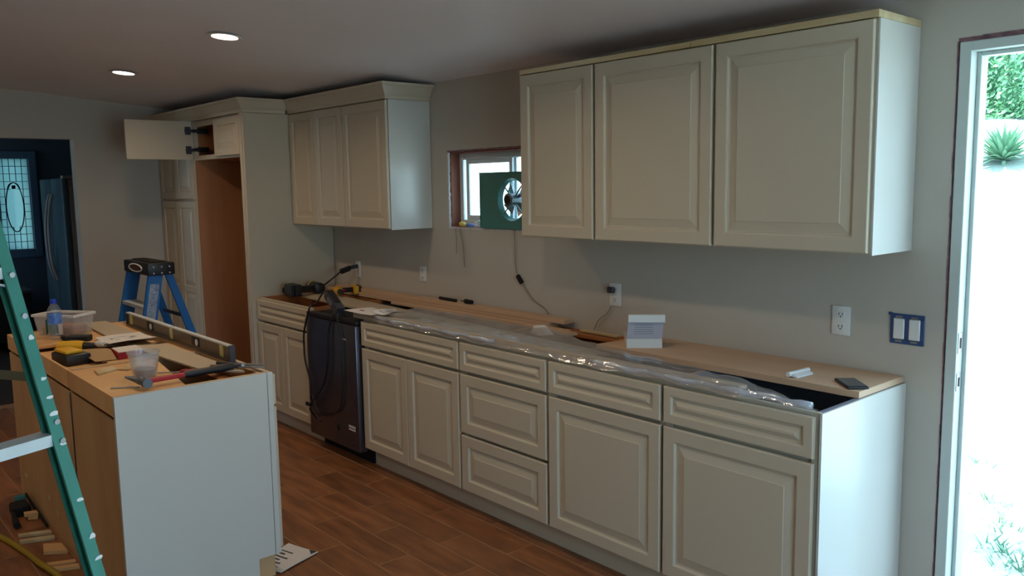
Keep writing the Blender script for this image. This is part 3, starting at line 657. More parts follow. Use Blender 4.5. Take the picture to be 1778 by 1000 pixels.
# water bottle
wb = thing('water_bottle', 'clear water bottle with blue cap and blue label on the island corner', 'bottle', (-3.42, -2.06, .8725))
c = (-3.42, -2.06, .8725)
bm = B(); lathe(bm, [(.026, 0), (.033, .006), (.0335, .03), (.031, .045), (.0335, .06), (.0335, .135), (.031, .155), (.014, .185), (.0125, .195)], 28, c); obj('bottle_body', bm, BOTTLE, wb, smooth=True)
bm = B(); lathe(bm, [(.0145, .186), (.0145, .206), (.012, .208)], 20, c); obj('cap', bm, BLUEC, wb, smooth='auto')
bm = B(); lathe(bm, [(.0342, .082), (.0342, .135), (.0345, .135), (.0345, .082)], 28, c); obj('label_band', bm, BLUEL, wb)
# rectangular white tub
tb = thing('plastic_tub', 'translucent rectangular tub with white rim on the far island corner', 'tub', (-3.58, -1.98, .8725), rz=.62)
bm = B()
for i in range(1):
    w, d, h = .125, .075, .10
    P = lambda k, z: [(-w*k, -d*k, z), (w*k, -d*k, z), (w*k, d*k, z), (-w*k, d*k, z)]
    v0 = [bm.verts.new(p) for p in P(.88, 0)]; v1 = [bm.verts.new(p) for p in P(1, h)]; v2 = [bm.verts.new(p) for p in P(.97, h)]; v3 = [bm.verts.new(p) for p in P(.85, .003)]
    for A, Q in ((v0, v1), (v1, v2), (v2, v3)):
        for k in range(4): bm.faces.new((A[k], A[(k+1) % 4], Q[(k+1) % 4], Q[k]))
    bm.faces.new(v0[::-1]); bm.faces.new(v3)
obj('tub_wall', bm, FROST, tb, local=True)
bm = B()
for a in ((-.133, .133, -.083, -.073), (-.133, .133, .073, .083), (-.133, -.123, -.073, .073), (.123, .133, -.073, .073)): box(bm, a[0], a[1], a[2], a[3], .098, .112, bev=.002)
obj('rim', bm, WHITE, tb, local=True)
bm = B(); box(bm, -.05, .02, -.0765, -.0745, .01, .085); obj('green_label', bm, mat('green_label', rgb(20, 96, 74), .5), tb, local=True)
bm = B(); box(bm, .03, .055, -.078, -.0755, .01, .085); obj('white_label', bm, WHITE, tb, local=True)
bm = B(); box(bm, -.10, .10, -.058, .058, .004, .05, bev=.01); obj('contents', bm, mat('tub_contents', rgb(170, 110, 84), .8, noise=.4, nscale=40), tb, local=True)
# cordless drills
def drill(name, label, loc, rz, s=1.0, body=None):
    t = thing(name, label, 'drill', loc, rz); k = s
    def tz(bm):   # lie the tool on its side: local z (handle down) becomes y
        for v in bm.verts: v.co = Vector((v.co.x*k, -v.co.z*k, (v.co.y+.033)*k))
    bm = B(); tube(bm, [(-.07, 0, 0), (-.065, 0, 0), (.03, 0, 0), (.055, 0, 0)], [.022, .03, .031, .027], 16); tz(bm); obj('motor_body', bm, body or YELLOW, t, local=True, smooth='auto')
    if body: bm = B(); tube(bm, [(.036, 0, 0), (.050, 0, 0)], [.0325, .031], 16); tz(bm); obj('collar_ring', bm, YELLOW, t, local=True, smooth='auto')
    bm = B(); tube(bm, [(.052, 0, 0), (.06, 0, 0), (.10, 0, 0), (.118, 0, 0)], [.022, .023, .02, .009], 16); tz(bm); obj('chuck', bm, BLACK, t, local=True, smooth='auto')
    bm = B(); beam(bm, (-.025, 0, -.02), (-.045, 0, -.12), (1, 0, 0), .04, .034); tz(bm); obj('handle', bm, BLACK, t, local=True)
    bm = B(); box(bm, -.095, .025, -.032, .032, -.155, -.118, bev=.006, seg=2); tz(bm); obj('battery', bm, YELLOW if s < .95 else BLACK, t, local=True)
    bm = B(); box(bm, -.09, .02, -.0325, .0325, -.175, -.156, bev=.004); tz(bm); obj('battery_foot', bm, BLACK, t, local=True)
    bm = B(); tube(bm, [(-.004, 0, -.03), (-.008, 0, -.055)], .008, 8); tz(bm); obj('trigger', bm, RED, t, local=True)
    return t
drill('cordless_drill', 'yellow and black cordless drill lying in the open island top by the bottle', (-3.10, -2.06, .8425), .9, 1.0)
bc2 = thing('tool_battery', 'yellow-topped black battery charger beside the drill on the island', 'charger', (-2.86, -2.125, .8425), rz=.15)
bm = B(); box(bm, -.085, .085, -.055, .055, 0, .05, bev=.008, seg=2); obj('case', bm, BLACK, bc2, local=True, smooth='auto')
bm = B(); box(bm, -.075, .06, -.045, .03, .0505, .066, bev=.006, seg=2); obj('top_shell', bm, YELLOW, bc2, local=True, smooth='auto')
bm = B(); tube(bm, [(-.10, .06, .014), (-.05, .055, .014)], [.013, .012], 12); o = obj('dark_roll', bm, BLACK, None, local=True); o.location = (-3.27, -2.10, .8725); tag(o, 'small dark roll lying at the foot of the water bottle', 'roll')
pb = thing('white_plug', 'small white plug lying on the yellow drill', 'plug', (-2.98, -1.965, .8765), rz=.3)
bm = B(); tube(bm, [(-.03, 0, .018), (.0, 0, .018), (.03, 0, .018)], [.012, .018, .01], 12); obj('plug_body', bm, WHITE, pb, local=True, smooth='auto')
bm = B(); tube(bm, [(.03, 0, .016), (.12, .02, .008)], .003, 6); obj('lead', bm, BLACK, pb, local=True)
# ---------------------------------------------------------------- on the base cabinets
bm = B(); slab(bm, [(-1.24, -.335), (-.002, -.345), (-.002, -.004), (-1.20, -.004)], .8775, .901)
tag(obj('tan_board', bm, MDF), 'tan board lying on the right cabinets against the wall, phone and white box on it', 'board')
# long greige panel askew and strips against the wall
bm = B(); slab(bm, [(-4.05, -.40), (-1.12, -.555), (-1.10, -.40), (-4.02, -.20)], .878, .890)
tag(obj('long_panel', bm, FILLER), 'long greige panel lying askew over the cabinets under the drills and charger', 'board')
bm = B(); slab(bm, [(-2.90, -.618), (-.30, -.618), (-.30, -.585), (-2.90, -.585)], .8775, .915); slab(bm, [(-2.90, -.584), (-.32, -.584), (-.32, -.535), (-2.90, -.535)], .8905, .905)
tag(obj('moulding_board', bm, FILLER), 'long cream moulding length wrapped in clear plastic on the front cabinet edge', 'moulding')
for (x0, x1, y0, y1, z0, z1, lb) in ((-4.15, -1.80, -.10, -.03, .8775, .905, 'lower tan wood strip lying on the cabinets against the wall'), (-4.05, -1.70, -.085, -.02, .906, .93, 'upper tan wood strip on its mate against the wall, marker pen on top'), (-3.2, -1.62, -.165, -.11, .878, .893, 'thin tan wood strip just in front of the two stacked strips')):
    bm = B(); box(bm, x0, x1, y0, y1, z0, z1, bev=.001); tag(obj('wood_strip', bm, MDF), lb, 'wood strip', 'tan wood strips along the wall')
# crumpled clear wrap over the moulding
def wrapsheet(name, label, xs, yfun, zfun, m, nx=90, ny=9, amp=.008):
    bm = B(); G = []
    rnd = random.Random(3); ph = [rnd.uniform(0, 6) for _ in range(8)]
    for i in range(nx+1):
        x = xs[0]+(xs[1]-xs[0])*i/nx; row = []
        for j in range(ny+1):
            v = j/ny; y0, y1 = yfun(x); y = y0+(y1-y0)*v
            z = zfun(x, v) + amp*(.5+.5*math.sin(9*x+14*v+ph[0]))*abs(math.sin(3.1*x+ph[1])) + amp*.5*math.sin(31*x+ph[2]+5*v) + rnd.uniform(0, amp*.35)
            row.append(bm.verts.new((x, y, z)))
        G.append(row)
    for i in range(nx):
        for j in range(ny): bm.faces.new((G[i][j], G[i+1][j], G[i+1][j+1], G[i][j+1]))
    return tag(obj(name, bm, m, smooth=True), label, 'plastic')
def yf(x):
    b = -.30 if x < -1.6 else (-.30-(x+1.6)/.7*.17 if x < -.9 else (-.47-(x+.9)/.56*.06 if x < -.34 else -.53-(x+.34)/.34*.08))
    return (-.640, b)
def zf(x, v):
    d = 0 if x < -.34 else (x+.34)/.34*.036
    r_ = .045-d
    if v < .25: return .880 + math.sin(v/.25*PI/2)*r_
    return .926 - d - .012*(v-.25)
wrapsheet('plastic_wrap', 'crumpled shiny clear plastic wrap stretched along the front edge of the counter run', (-2.66, -.004), yf, zf, WRAP)
HAZY_STREAK = film('bunched_wrap_streak', (.74, .84, 1, 1), .36, .10, .9, .14)  # bluish-white wrap colour paints in the reflection streak along the front edge
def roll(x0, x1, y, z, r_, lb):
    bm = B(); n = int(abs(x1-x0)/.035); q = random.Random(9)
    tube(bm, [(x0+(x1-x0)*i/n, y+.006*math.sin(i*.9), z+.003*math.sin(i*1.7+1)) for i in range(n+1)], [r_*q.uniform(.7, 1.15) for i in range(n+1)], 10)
    tag(obj('bunched_wrap_streak', bm, HAZY_STREAK, smooth=True), lb, 'plastic')
roll(-2.64, -1.62, -.630, .905, .011, 'rolled plastic wrap edge, hazed for a painted reflection streak, right of the dishwasher')
roll(-1.0, -.02, -.622, .900, .0125, 'hazy white bunched plastic wrap with a painted highlight at the right end of the counter run')
# papers near dishwasher
sheet('instruction_sheet', 'white sheet with a red mark lying on the dishwasher top', 'paper', [(-2.93, -.66), (-2.64, -.655), (-2.62, -.52), (-2.92, -.48)], .9165, t=.001, sag=.003, lines=[(.2, .36, .35, .10)], inkm=RED)
sheet('packing_slip', 'small curled white slip under the plastic wrap right of the dishwasher', 'paper', [(-2.68, -.62), (-2.53, -.62), (-2.56, -.46), (-2.70, -.46)], .922, t=.001, sag=.012, lines=[(.1, .8, .2, .05), (.15, .7, .35, .05), (.1, .6, .5, .05)], inkm=INKL)
# tools in the corner
drill('cordless_drill', 'black and yellow cordless drill at the left end of the counter, chuck towards the bay', (-4.0, -.27, .8905), PI-.1, 1.25, BLACK)
drill('impact_driver', 'orange and yellow cordless driver lying nearest the wall outlet', (-3.76, -.225, .8905), -.3, .9)
bm = B(); pts = smoothpts([(-3.85, -.40, .90), (-3.98, -.33, .93), (-4.08, -.33, .93)], 4); tube(bm, [(-4.19, -.41, .907), (-4.12, -.40, .91), (-4.05, -.395, .91)], [.026, .028, .028], 14)
tag(obj('flashlight', bm, BLACK, smooth='auto'), 'short black cylinder tool at the far left end of the counter', 'tool')
ch = thing('battery_charger', 'black and grey charger leaning over the dishwasher edge with its cord', 'charger', (-3.14, -.545, .9))
bm = B(); beam(bm, (-3.215, -.60, .985), (-3.02, -.632, .897), (0, 1, 0), .05, .05); obj('case', bm, DARK, ch)
bm = B(); beam(bm, (-3.20, -.6035, 1.006), (-3.07, -.622, .948), (0, 1, 0), .035, .008); obj('top_bay', bm, BLACK, ch)
bm = B(); beam(bm, (-3.175, -.632, .963), (-3.10, -.645, .93), (0, 1, 0), .003, .028); obj('side_label', bm, METAL, ch)
def cord(name, label, pts, r, m, cat='cord', k=6, extra=None):
    bm = B(); tube(bm, smoothpts(pts, k), r, 8)
    return tag(obj(name, bm, m, smooth=True), label, cat)
cord('power_cord', 'black power cord hanging in front of the cabinet left of the dishwasher', [(-3.62, -.42, .94), (-3.50, -.52, .91), (-3.395, -.60, .905), (-3.36, -.655, .89), (-3.42, -.668, .74), (-3.44, -.664, .63), (-3.43, -.664, .54), (-3.37, -.668, .42), (-3.37, -.668, .31), (-3.36, -.668, .29), (-3.38, -.672, .24), (-3.30, -.672, .205)], .006, BLACK)
cord('charger_cord', 'black charger cord looping in front of the dark dishwasher door', [(-3.08, -.59, .91), (-3.06, -.655, .885), (-3.10, -.672, .78), (-3.12, -.676, .60), (-3.18, -.68, .44), (-3.33, -.684, .30), (-3.36, -.684, .28), (-3.27, -.684, .22), (-3.22, -.684, .205)], .006, BLACK)
cord('looped_cord', 'second black cord loop reaching lowest on the dishwasher door', [(-3.05, -.58, .905), (-3.01, -.66, .88), (-2.97, -.668, .76), (-2.96, -.668, .60), (-2.97, -.668, .45), (-3.0, -.668, .33), (-3.1, -.668, .27), (-3.25, -.668, .235), (-3.30, -.668, .27), (-3.37, -.664, .35)], .005, BLACK)
bm = B(); box(bm, -3.385, -3.345, -.702, -.692, .275, .30, bev=.003); tag(obj('cord_tie', bm, BLACK), 'black tie bundling the cords beside the dishwasher', 'tie')
# white box with open lid
wbx = thing('white_box', 'small open white cardboard box with raised lid on the tan board', 'box', (-1.086, -.193, .9015), rz=.77)
BW, BD = .155, .185
bm = B(); th = .002
for a in ((0, BW, 0, th), (0, BW, BD-th, BD), (0, th, th, BD-th), (BW-th, BW, th, BD-th)): box(bm, a[0]-BW/2, a[1]-BW/2, a[2]-BD/2, a[3]-BD/2, 0, .042)
box(bm, -BW/2+th, BW/2-th, -BD/2+th, BD/2-th, 0, .002); obj('tray', bm, WHITE, wbx, local=True)
bm = B(); hexa(bm, [(-BW/2, -BD/2+.001, .043), (BW/2, -BD/2+.001, .043), (BW/2, -BD/2+.003, .043), (-BW/2, -BD/2+.003, .043), (-BW/2+.01, -BD/2+.03, .125), (BW/2+.01, -BD/2+.03, .125), (BW/2+.01, -BD/2+.032, .125), (-BW/2+.01, -BD/2+.032, .125)])
lid = obj('lid', bm, mat('box_lid_grey', rgb(170, 170, 182), .7), wbx, local=True)
bm = B(); box(bm, -BW/2+.008, BW/2+.014, -BD/2+.012, -BD/2+.034, .112, .146, bev=.001); obj('lid_flap', bm, WHITE, lid, local=True)
bm = B()
for k in range(5):
    z = .062+k*.009; y = -BD/2+.001+(z-.043)/.082*.029; box(bm, -.035+random.uniform(-.01, .01), .04, y-.0012, y-.0002, z, z+.003)
obj('printed_lines', bm, INKL, lid, local=True)
bm = B(); box(bm, -BW/2+.004, BW/2-.004, -BD/2+.006, BD/2-.004, .003, .02); obj('dark_inside', bm, BLACKM, wbx, local=True)  # matt black block makes the inside of the tray dark
# phone and white device
ph = thing('phone', 'dark phone lying face up on the tan board at the right end', 'phone', (-.068, -.27, .9015), rz=-.25)
bm = B(); v = box(bm, -.037, .037, -.07, .07, 0, .010, bev=.004, seg=2); obj('body', bm, BLACK, ph, local=True, smooth='auto')
bm = B(); box(bm, -.033, .033, -.062, .062, .0102, .0108); obj('screen', bm, mat('phone_glass', rgb(58, 64, 72), .15), ph, local=True)
ph.rotation_euler = (0, 0, .81)
wd = thing('white_clip', 'white plastic clip lying left of the phone on the tan board', 'clip', (-.28, -.26, .9015), rz=1.5)
bm = B(); tube(bm, [(-.065, 0, .011), (.065, 0, .011)], .009, 12); obj('rod', bm, WHITE, wd, local=True, smooth='auto')
bm = B(); hexa(bm, [(-.05, -.03, .0), (.05, -.03, .0), (.055, -.004, .004), (-.055, -.004, .004), (-.05, -.03, .006), (.05, -.03, .006), (.055, -.004, .014), (-.055, -.004, .014)]); obj('tab', bm, WHITE, wd, local=True)
# marker and knife on wood strips
bm = B(); tube(bm, [(-2.83, -.045, .940), (-2.65, -.055, .940)], [.009, .009], 10); tag(obj('marker_pen', bm, BLACKM, smooth='auto'), 'thin black marker on the strips against the wall', 'pen')
bm = B(); tube(bm, [(-2.61, -.05, .942), (-2.57, -.05, .943)], .003, 6); tube(bm, [(-2.575, -.05, .944), (-2.565, -.05, .944), (-2.50, -.052, .944)], [.008, .014, .012], 10); tag(obj('hand_tool', bm, BLACKM, smooth='auto'), 'stubby black tool lying right of the thin black marker', 'tool')
# debris at the middle
bm = B(); slab(bm, [(-1.86, -.22), (-1.50, -.25), (-1.49, -.20), (-1.86, -.16)], .8935, .905); tag(obj('wood_strip', bm, MDF), 'short splintered wood strip beside the open cabinet hole', 'wood strip', 'tan wood strips along the wall')
bm = B(); slab(bm, [(-1.62, -.05), (-1.36, -.06), (-1.36, -.035), (-1.62, -.02)], .8775, .886); tag(obj('wood_strip', bm, PINE), 'shortest pale wood strip at the wall end of the stack', 'wood strip', 'tan wood strips along the wall')
bm = B(); hexa(bm, [(-1.72, -.30, .892), (-1.62, -.34, .892), (-1.58, -.27, .892), (-1.66, -.24, .892), (-1.71, -.29, .925), (-1.62, -.335, .897), (-1.59, -.275, .897), (-1.67, -.25, .93)]); tag(obj('paper_crumple', bm, PAPER), 'crumpled bit of white paper under the wrap by the cabinet hole', 'paper')
# ---------------------------------------------------------------- outlets, switches, wires
def outlet(label, x, z, w=.075, h=.115):
    t = thing('wall_outlet', label, 'outlet', (x, -.004, z-h/2), group='white wall outlets')
    bm = B(); box(bm, x-w/2, x+w/2, -.007, -.0005, z-h/2, z+h/2, bev=.003, seg=2); obj('cover_plate', bm, WHITE, t, smooth='auto')
    for dz in (.024, -.024):
        bm = B(); box(bm, x-.016, x+.016, -.009, -.0065, z+dz-.014, z+dz+.014, bev=.004); r = obj('receptacle', bm, WHITE, t)
        bm = B()
        for dx in (-.007, .007): box(bm, x+dx-.0015, x+dx+.0015, -.0096, -.0086, z+dz-.002, z+dz+.007)
        box(bm, x-.003, x+.003, -.0096, -.0086, z+dz-.010, z+dz-.005); obj('slots', bm, DARK, r)
    return t
outlet('white duplex outlet on the wall nearest the doorway, left of the uncovered switches', -.25, 1.081)
outlet('white duplex outlet with something dark plugged in, behind the white box', -1.42, 1.079)
outlet('white duplex outlet on the wall just right of the left wall cabinets, farther of two', -3.06, 1.07, .07, .10)
outlet('white duplex outlet in the far corner with the black plug', -3.86, 1.05, .07, .115)
bm = B(); box(bm, -1.455, -1.415, -.03, -.0100, 1.088, 1.118, bev=.004); tag(obj('small_plug', bm, DARK), 'small dark plug in the outlet behind the white box', 'plug')
sw = thing('switch_pair', 'two uncovered white rocker switches in a blue wall box by the doorway', 'light switch', (0, -.004, 1.02))
bm = B()
for a in ((-.058, .066, 1.116, 1.132), (-.058, .066, 1.020, 1.036), (-.058, -.047, 1.036, 1.116), (.052, .066, 1.036, 1.116), (-.004, .010, 1.036, 1.116)): box(bm, a[0], a[1], -.006, -.0005, a[2], a[3], bev=.002)
obj('box_rim', bm, BOXBL, sw)
for x in (-.0255, .031):
    bm = B(); box(bm, x-.020, x+.020, -.010, -.001, 1.038, 1.114, bev=.003); r = obj('rocker', bm, WHITE, sw)
    bm = B(); box(bm, x-.012, x+.012, -.0068, -.006, 1.117, 1.124); box(bm, x-.012, x+.012, -.0068, -.006, 1.027, 1.034); obj('mounting_strap', bm, METAL, sw)
bm = B(); box(bm, -.066, -.052, -.004, -.0005, 1.125, 1.135, bev=.001); obj('box_tab', bm, BOXBL, sw)
cord('dangling_wire', 'thin grey wire hanging straight down below the left part of the window', [(-2.66, .0, 1.374), (-2.65, -.012, 1.36), (-2.63, -.010, 1.28), (-2.62, -.008, 1.14)], .0028, WIRE, 'wire')
cord('dangling_wire', 'short second thin wire hanging below the window corner', [(-2.70, .0, 1.374), (-2.695, -.012, 1.36), (-2.69, -.010, 1.30), (-2.70, -.008, 1.22)], .0018, WIRE, 'wire')
cord('connector_wire', 'thin grey wire dropping from the fan to the counter with a black connector', [(-2.16, .0, 1.374), (-2.158, -.012, 1.36), (-2.155, -.010, 1.2), (-2.135, -.012, 1.12), (-2.08, -.010, 1.06), (-2.017, -.008, 1.0), (-1.93, -.010, .965), (-1.88, -.02, .935)], .0028, WIRE, 'wire')
bm = B(); beam(bm, (-2.135, -.014, 1.125), (-2.10, -.014, 1.085), (0, 1, 0), .016, .02); tag(obj('wire_connector', bm, BLACKM), 'small black connector on the thin wire under the fan', 'connector')
cord('outlet_wire', 'thin pale wire from the outlet behind the white box down into the cabinet', [(-1.44, -.012, 1.02), (-1.47, -.012, .98), (-1.52, -.02, .94), (-1.54, -.03, .89)], .0025, WIRE, 'wire')
pg = thing('black_plug', 'black plug and adapter in the far corner outlet', 'plug', (-3.88, -.04, 1.03))
bm = B(); beam(bm, (-3.855, -.0100, 1.072), (-3.87, -.06, 1.062), (1, 0, 0), .026, .024); obj('plug_body', bm, BLACK, pg)
bm = B(); beam(bm, (-3.872, -.064, 1.06), (-3.915, -.115, 1.035), (1, 0, 0), .035, .03); obj('adapter', bm, BLACK, pg)
bm = B(); tube(bm, smoothpts([(-3.915, -.115, 1.035), (-3.94, -.15, 1.0), (-3.96, -.20, .96), (-3.93, -.26, .94)], 5), .006, 8); obj('cord', bm, BLACK, pg, smooth=True)
# ---------------------------------------------------------------- fan in the window
fan = thing('window_fan', 'dark green metal box fan standing in the small window', 'fan', (-2.23, 0, WZ0+.007))
fx, fz, fw_, fh, yF, yB = -2.455, 1.381, .42, .318, -.012, .072
fcx, fcz, fr_ = -2.18, 1.545, .118
bm = B(); n = 48; hole = []; rim = []; hole2 = []
for k in range(n):
    a = 2*PI*k/n; c_, s_ = math.cos(a), math.sin(a)
    hole.append(bm.verts.new((fcx+fr_*c_, yF, fcz+fr_*s_))); hole2.append(bm.verts.new((fcx+(fr_-.012)*c_, yF+.03, fcz+(fr_-.012)*s_)))
    tx = ((fx+fw_-fcx) if c_ > 0 else (fx-fcx))/(c_ if abs(c_) > 1e-6 else 1e-6); tz = ((fz+fh-fcz) if s_ > 0 else (fz-fcz))/(s_ if abs(s_) > 1e-6 else 1e-6); t_ = min(abs(tx), abs(tz))
    rim.append(bm.verts.new((fcx+t_*c_, yF, fcz+t_*s_)))
for k in range(n):
    j = (k+1) % n; bm.faces.new((hole[k], hole[j], rim[j], rim[k])); bm.faces.new((hole[k], hole[j], hole2[j], hole2[k]))
obj('front_plate', bm, FANG, fan)
bm = B(); tt = .004
for a in ((fx, fx+tt, fz, fz+fh), (fx+fw_-tt, fx+fw_, fz, fz+fh), (fx+tt, fx+fw_-tt, fz, fz+tt), (fx-.008, fx+fw_-tt, fz+fh-tt, fz+fh)): box(bm, a[0], a[1], yF-.004, yB, a[2], a[3])
obj('housing', bm, FANG, fan)
bm = B(); tube(bm, [(fcx, yF-.03, fcz), (fcx, yF-.025, fcz), (fcx, yF+.05, fcz)], [.026, .036, .036], 20); mo = obj('motor', bm, mat('motor_grey', rgb(96, 110, 116), .4, metal=.4), fan, smooth='auto')
bm = B(); tube(bm, [(fcx, yF-.032, fcz), (fcx, yF-.0302, fcz)], .024, 16)
for k in range(6): beam(bm, (fcx, yF-.0325, fcz), (fcx+.022*math.cos(k), yF-.0325, fcz+.022*math.sin(k)), (0, 1, 0), .003, .003)
obj('motor_vent', bm, BLACKM, mo)
for a in (.8, 2.35, 3.95, 5.5):
    bm = B(); beam(bm, (fcx+.03*math.cos(a), yF+.012, fcz+.03*math.sin(a)), (fcx+.115*math.cos(a), yF+.012, fcz+.115*math.sin(a)), (0, 1, 0), .006, .006); obj('strut', bm, FANG, fan)
for k in range(4):
    a = .3 + k*PI/2; bm = B()
    c1, s1 = math.cos(a), math.sin(a); c2, s2 = math.cos(a+.75), math.sin(a+.75)
    q = [(.03, c1, s1, .03), (.098, c1, s1, .022), (.098, c2, s2, .048), (.03, c2, s2, .040)]
    pts = [(fcx+r*c, yF+y, fcz+r*s) for r, c, s, y in q]
    hexa(bm, pts + [(p[0], p[1]+.0015, p[2]) for p in pts]); obj('blade', bm, METAL, fan)
bm = B()
for r in (.045, .06, .075, .09, .104): tube(bm, [(fcx+r*math.cos(2*PI*k/32), yB-.006, fcz+r*math.sin(2*PI*k/32)) for k in range(33)], .0009, 4)
obj('rear_guard', bm, METAL, fan)
bm = B(); tube(bm, smoothpts([(-2.62, .02, 1.392), (-2.59, .005, 1.393), (-2.555, .01, 1.392)], 3), [.010]*7, 8); o = tag(obj('blue_glove_bundle', bm, BLUEL, smooth=True), 'small blue plastic lump on the window ledge', 'bundle')
bm = B(); tube(bm, smoothpts([(-2.69, .02, 1.397), (-2.66, .01, 1.398), (-2.635, .02, 1.394)], 3), [.008, .012, .014, .015, .014, .012, .008], 8); tag(obj('yellow_plug', bm, mat('pale_yellow', rgb(228, 206, 96), .5), smooth=True), 'small yellow plastic lump at the left end of the window ledge', 'bundle')
rr = random.Random(5); bm = B(); bmesh.ops.create_icosphere(bm, subdivisions=3, radius=1)
for v in bm.verts:
    k = rr.uniform(.75, 1.15); v.co = Vector((-2.515+v.co.x*.045*k, .03+v.co.y*.03*k, 1.402+max(-.9, v.co.z)*.021*k))
tag(obj('crumpled_plastic', bm, FROST), 'crumpled clear plastic bag on the window ledge beside the fan', 'plastic')
# ---------------------------------------------------------------- blue stepladder
bl = thing('blue_stepladder', 'blue stepladder with black top cap behind the island', 'ladder', (-4.42, -1.26, 0))
NX, FXX = -4.21, -4.64
yfz = lambda z: -1.292 - .20*(1.087-z)
yrz = lambda z: -1.20 + .30*(1.087-z)
wz = lambda z: .06*(1.087-z)
for s, x in ((1, NX), (-1, FXX)):
    bm = B(); xt, xb = x, x+s*wz(0)
    hexa(bm, [(xb-.012, yfz(0)-.045, 0), (xb+.012, yfz(0)-.045, 0), (xb+.012, yfz(0)+.045, 0), (xb-.012, yfz(0)+.045, 0), (xt-.012, yfz(1.1)-.045, 1.1), (xt+.012, yfz(1.1)-.045, 1.1), (xt+.012, yfz(1.1)+.045, 1.1), (xt-.012, yfz(1.1)+.045, 1.1)])
    r = obj('front_rail', bm, BLUE, bl)
    bm = B(); xt2, xb2 = x-s*.025, x-s*.025+s*wz(0)
    hexa(bm, [(xb2-.01, yrz(0)-.027, 0), (xb2+.01, yrz(0)-.027, 0), (xb2+.01, yrz(0)+.027, 0), (xb2-.01, yrz(0)+.027, 0), (xt2-.01, yrz(1.1)-.024, 1.1), (xt2+.01, yrz(1.1)-.024, 1.1), (xt2+.01, yrz(1.1)+.024, 1.1), (xt2-.01, yrz(1.1)+.024, 1.1)])
    obj('rear_rail', bm, BLUE, bl)
    if s > 0:
        bm = B(); z0, z1 = .80, 1.03
        hexa(bm, [(NX+.0122+wz(z0), yfz(z0)-.028, z0), (NX+.0132+wz(z0), yfz(z0)-.028, z0), (NX+.0132+wz(z0), yfz(z0)+.03, z0), (NX+.0122+wz(z0), yfz(z0)+.03, z0), (NX+.0122+wz(z1), yfz(z1)-.028, z1), (NX+.0132+wz(z1), yfz(z1)-.028, z1), (NX+.0132+wz(z1), yfz(z1)+.03, z1), (NX+.0122+wz(z1), yfz(z1)+.03, z1)])
        obj('warning_label', bm, mat('worn_label', rgb(170, 186, 206), .6, noise=.35, nscale=50, col2=rgb(110, 130, 160)), r, label='worn pale label with small print')
bm = B(); box(bm, FXX-.03, NX+.035, -1.345, -1.175, 1.085, 1.165, bev=.008, seg=2); cap = obj('top_cap', bm, BLACK, bl, smooth='auto')
bm = B()
for xx in (-4.58, -4.42, -4.28): box(bm, xx-.05, xx+.05, -1.30, -1.22, 1.1655, 1.172, bev=.002)
obj('cap_ribs', bm, BLACKM, cap)
bm = B()
for xx, z in ((NX+.0356, 1.10), (NX+.0356, 1.14)):
    for y in (-1.31, -1.26, -1.21): tube(bm, [(xx-.001, y, z), (xx+.002, y, z)], .006, 8)
obj('rivets', bm, METAL, cap)['kind'] = 'stuff'
bm = B(); pts = [(-4.42+.13*math.cos(k*PI/12), -1.3465, 1.125+.024*math.sin(k*PI/12)) for k in range(25)]; tube(bm, pts, .005, 6); em = obj('oval_emblem', bm, WHITE, cap, label='white oval emblem ring with lettering bar')
bm = B(); box(bm, -4.50, -4.34, -1.3475, -1.3465, 1.117, 1.133); obj('emblem_bar', bm, mat('emblem_red', rgb(120, 70, 64), .6), em)
for z in (.28, .575, .875):
    bm = B(); y = yfz(z); box(bm, FXX+.013-wz(z), NX-.013+wz(z), y-.045, y+.045, z-.01, z+.015, bev=.003); obj('step', bm, ALU, bl)
for z in (.30, .80):
    bm = B(); y = yrz(z); box(bm, FXX+.035-wz(z), NX-.035+wz(z), y-.006, y+.006, z-.012, z+.012); obj('rear_brace', bm, STEEL, bl)
for x in (NX-.016, FXX+.016):
    bm = B(); z = .62; beam(bm, (x, yfz(z), z), (x, yrz(z), z-.02), (1, 0, 0), .004, .02); obj('spreader', bm, METAL, bl)
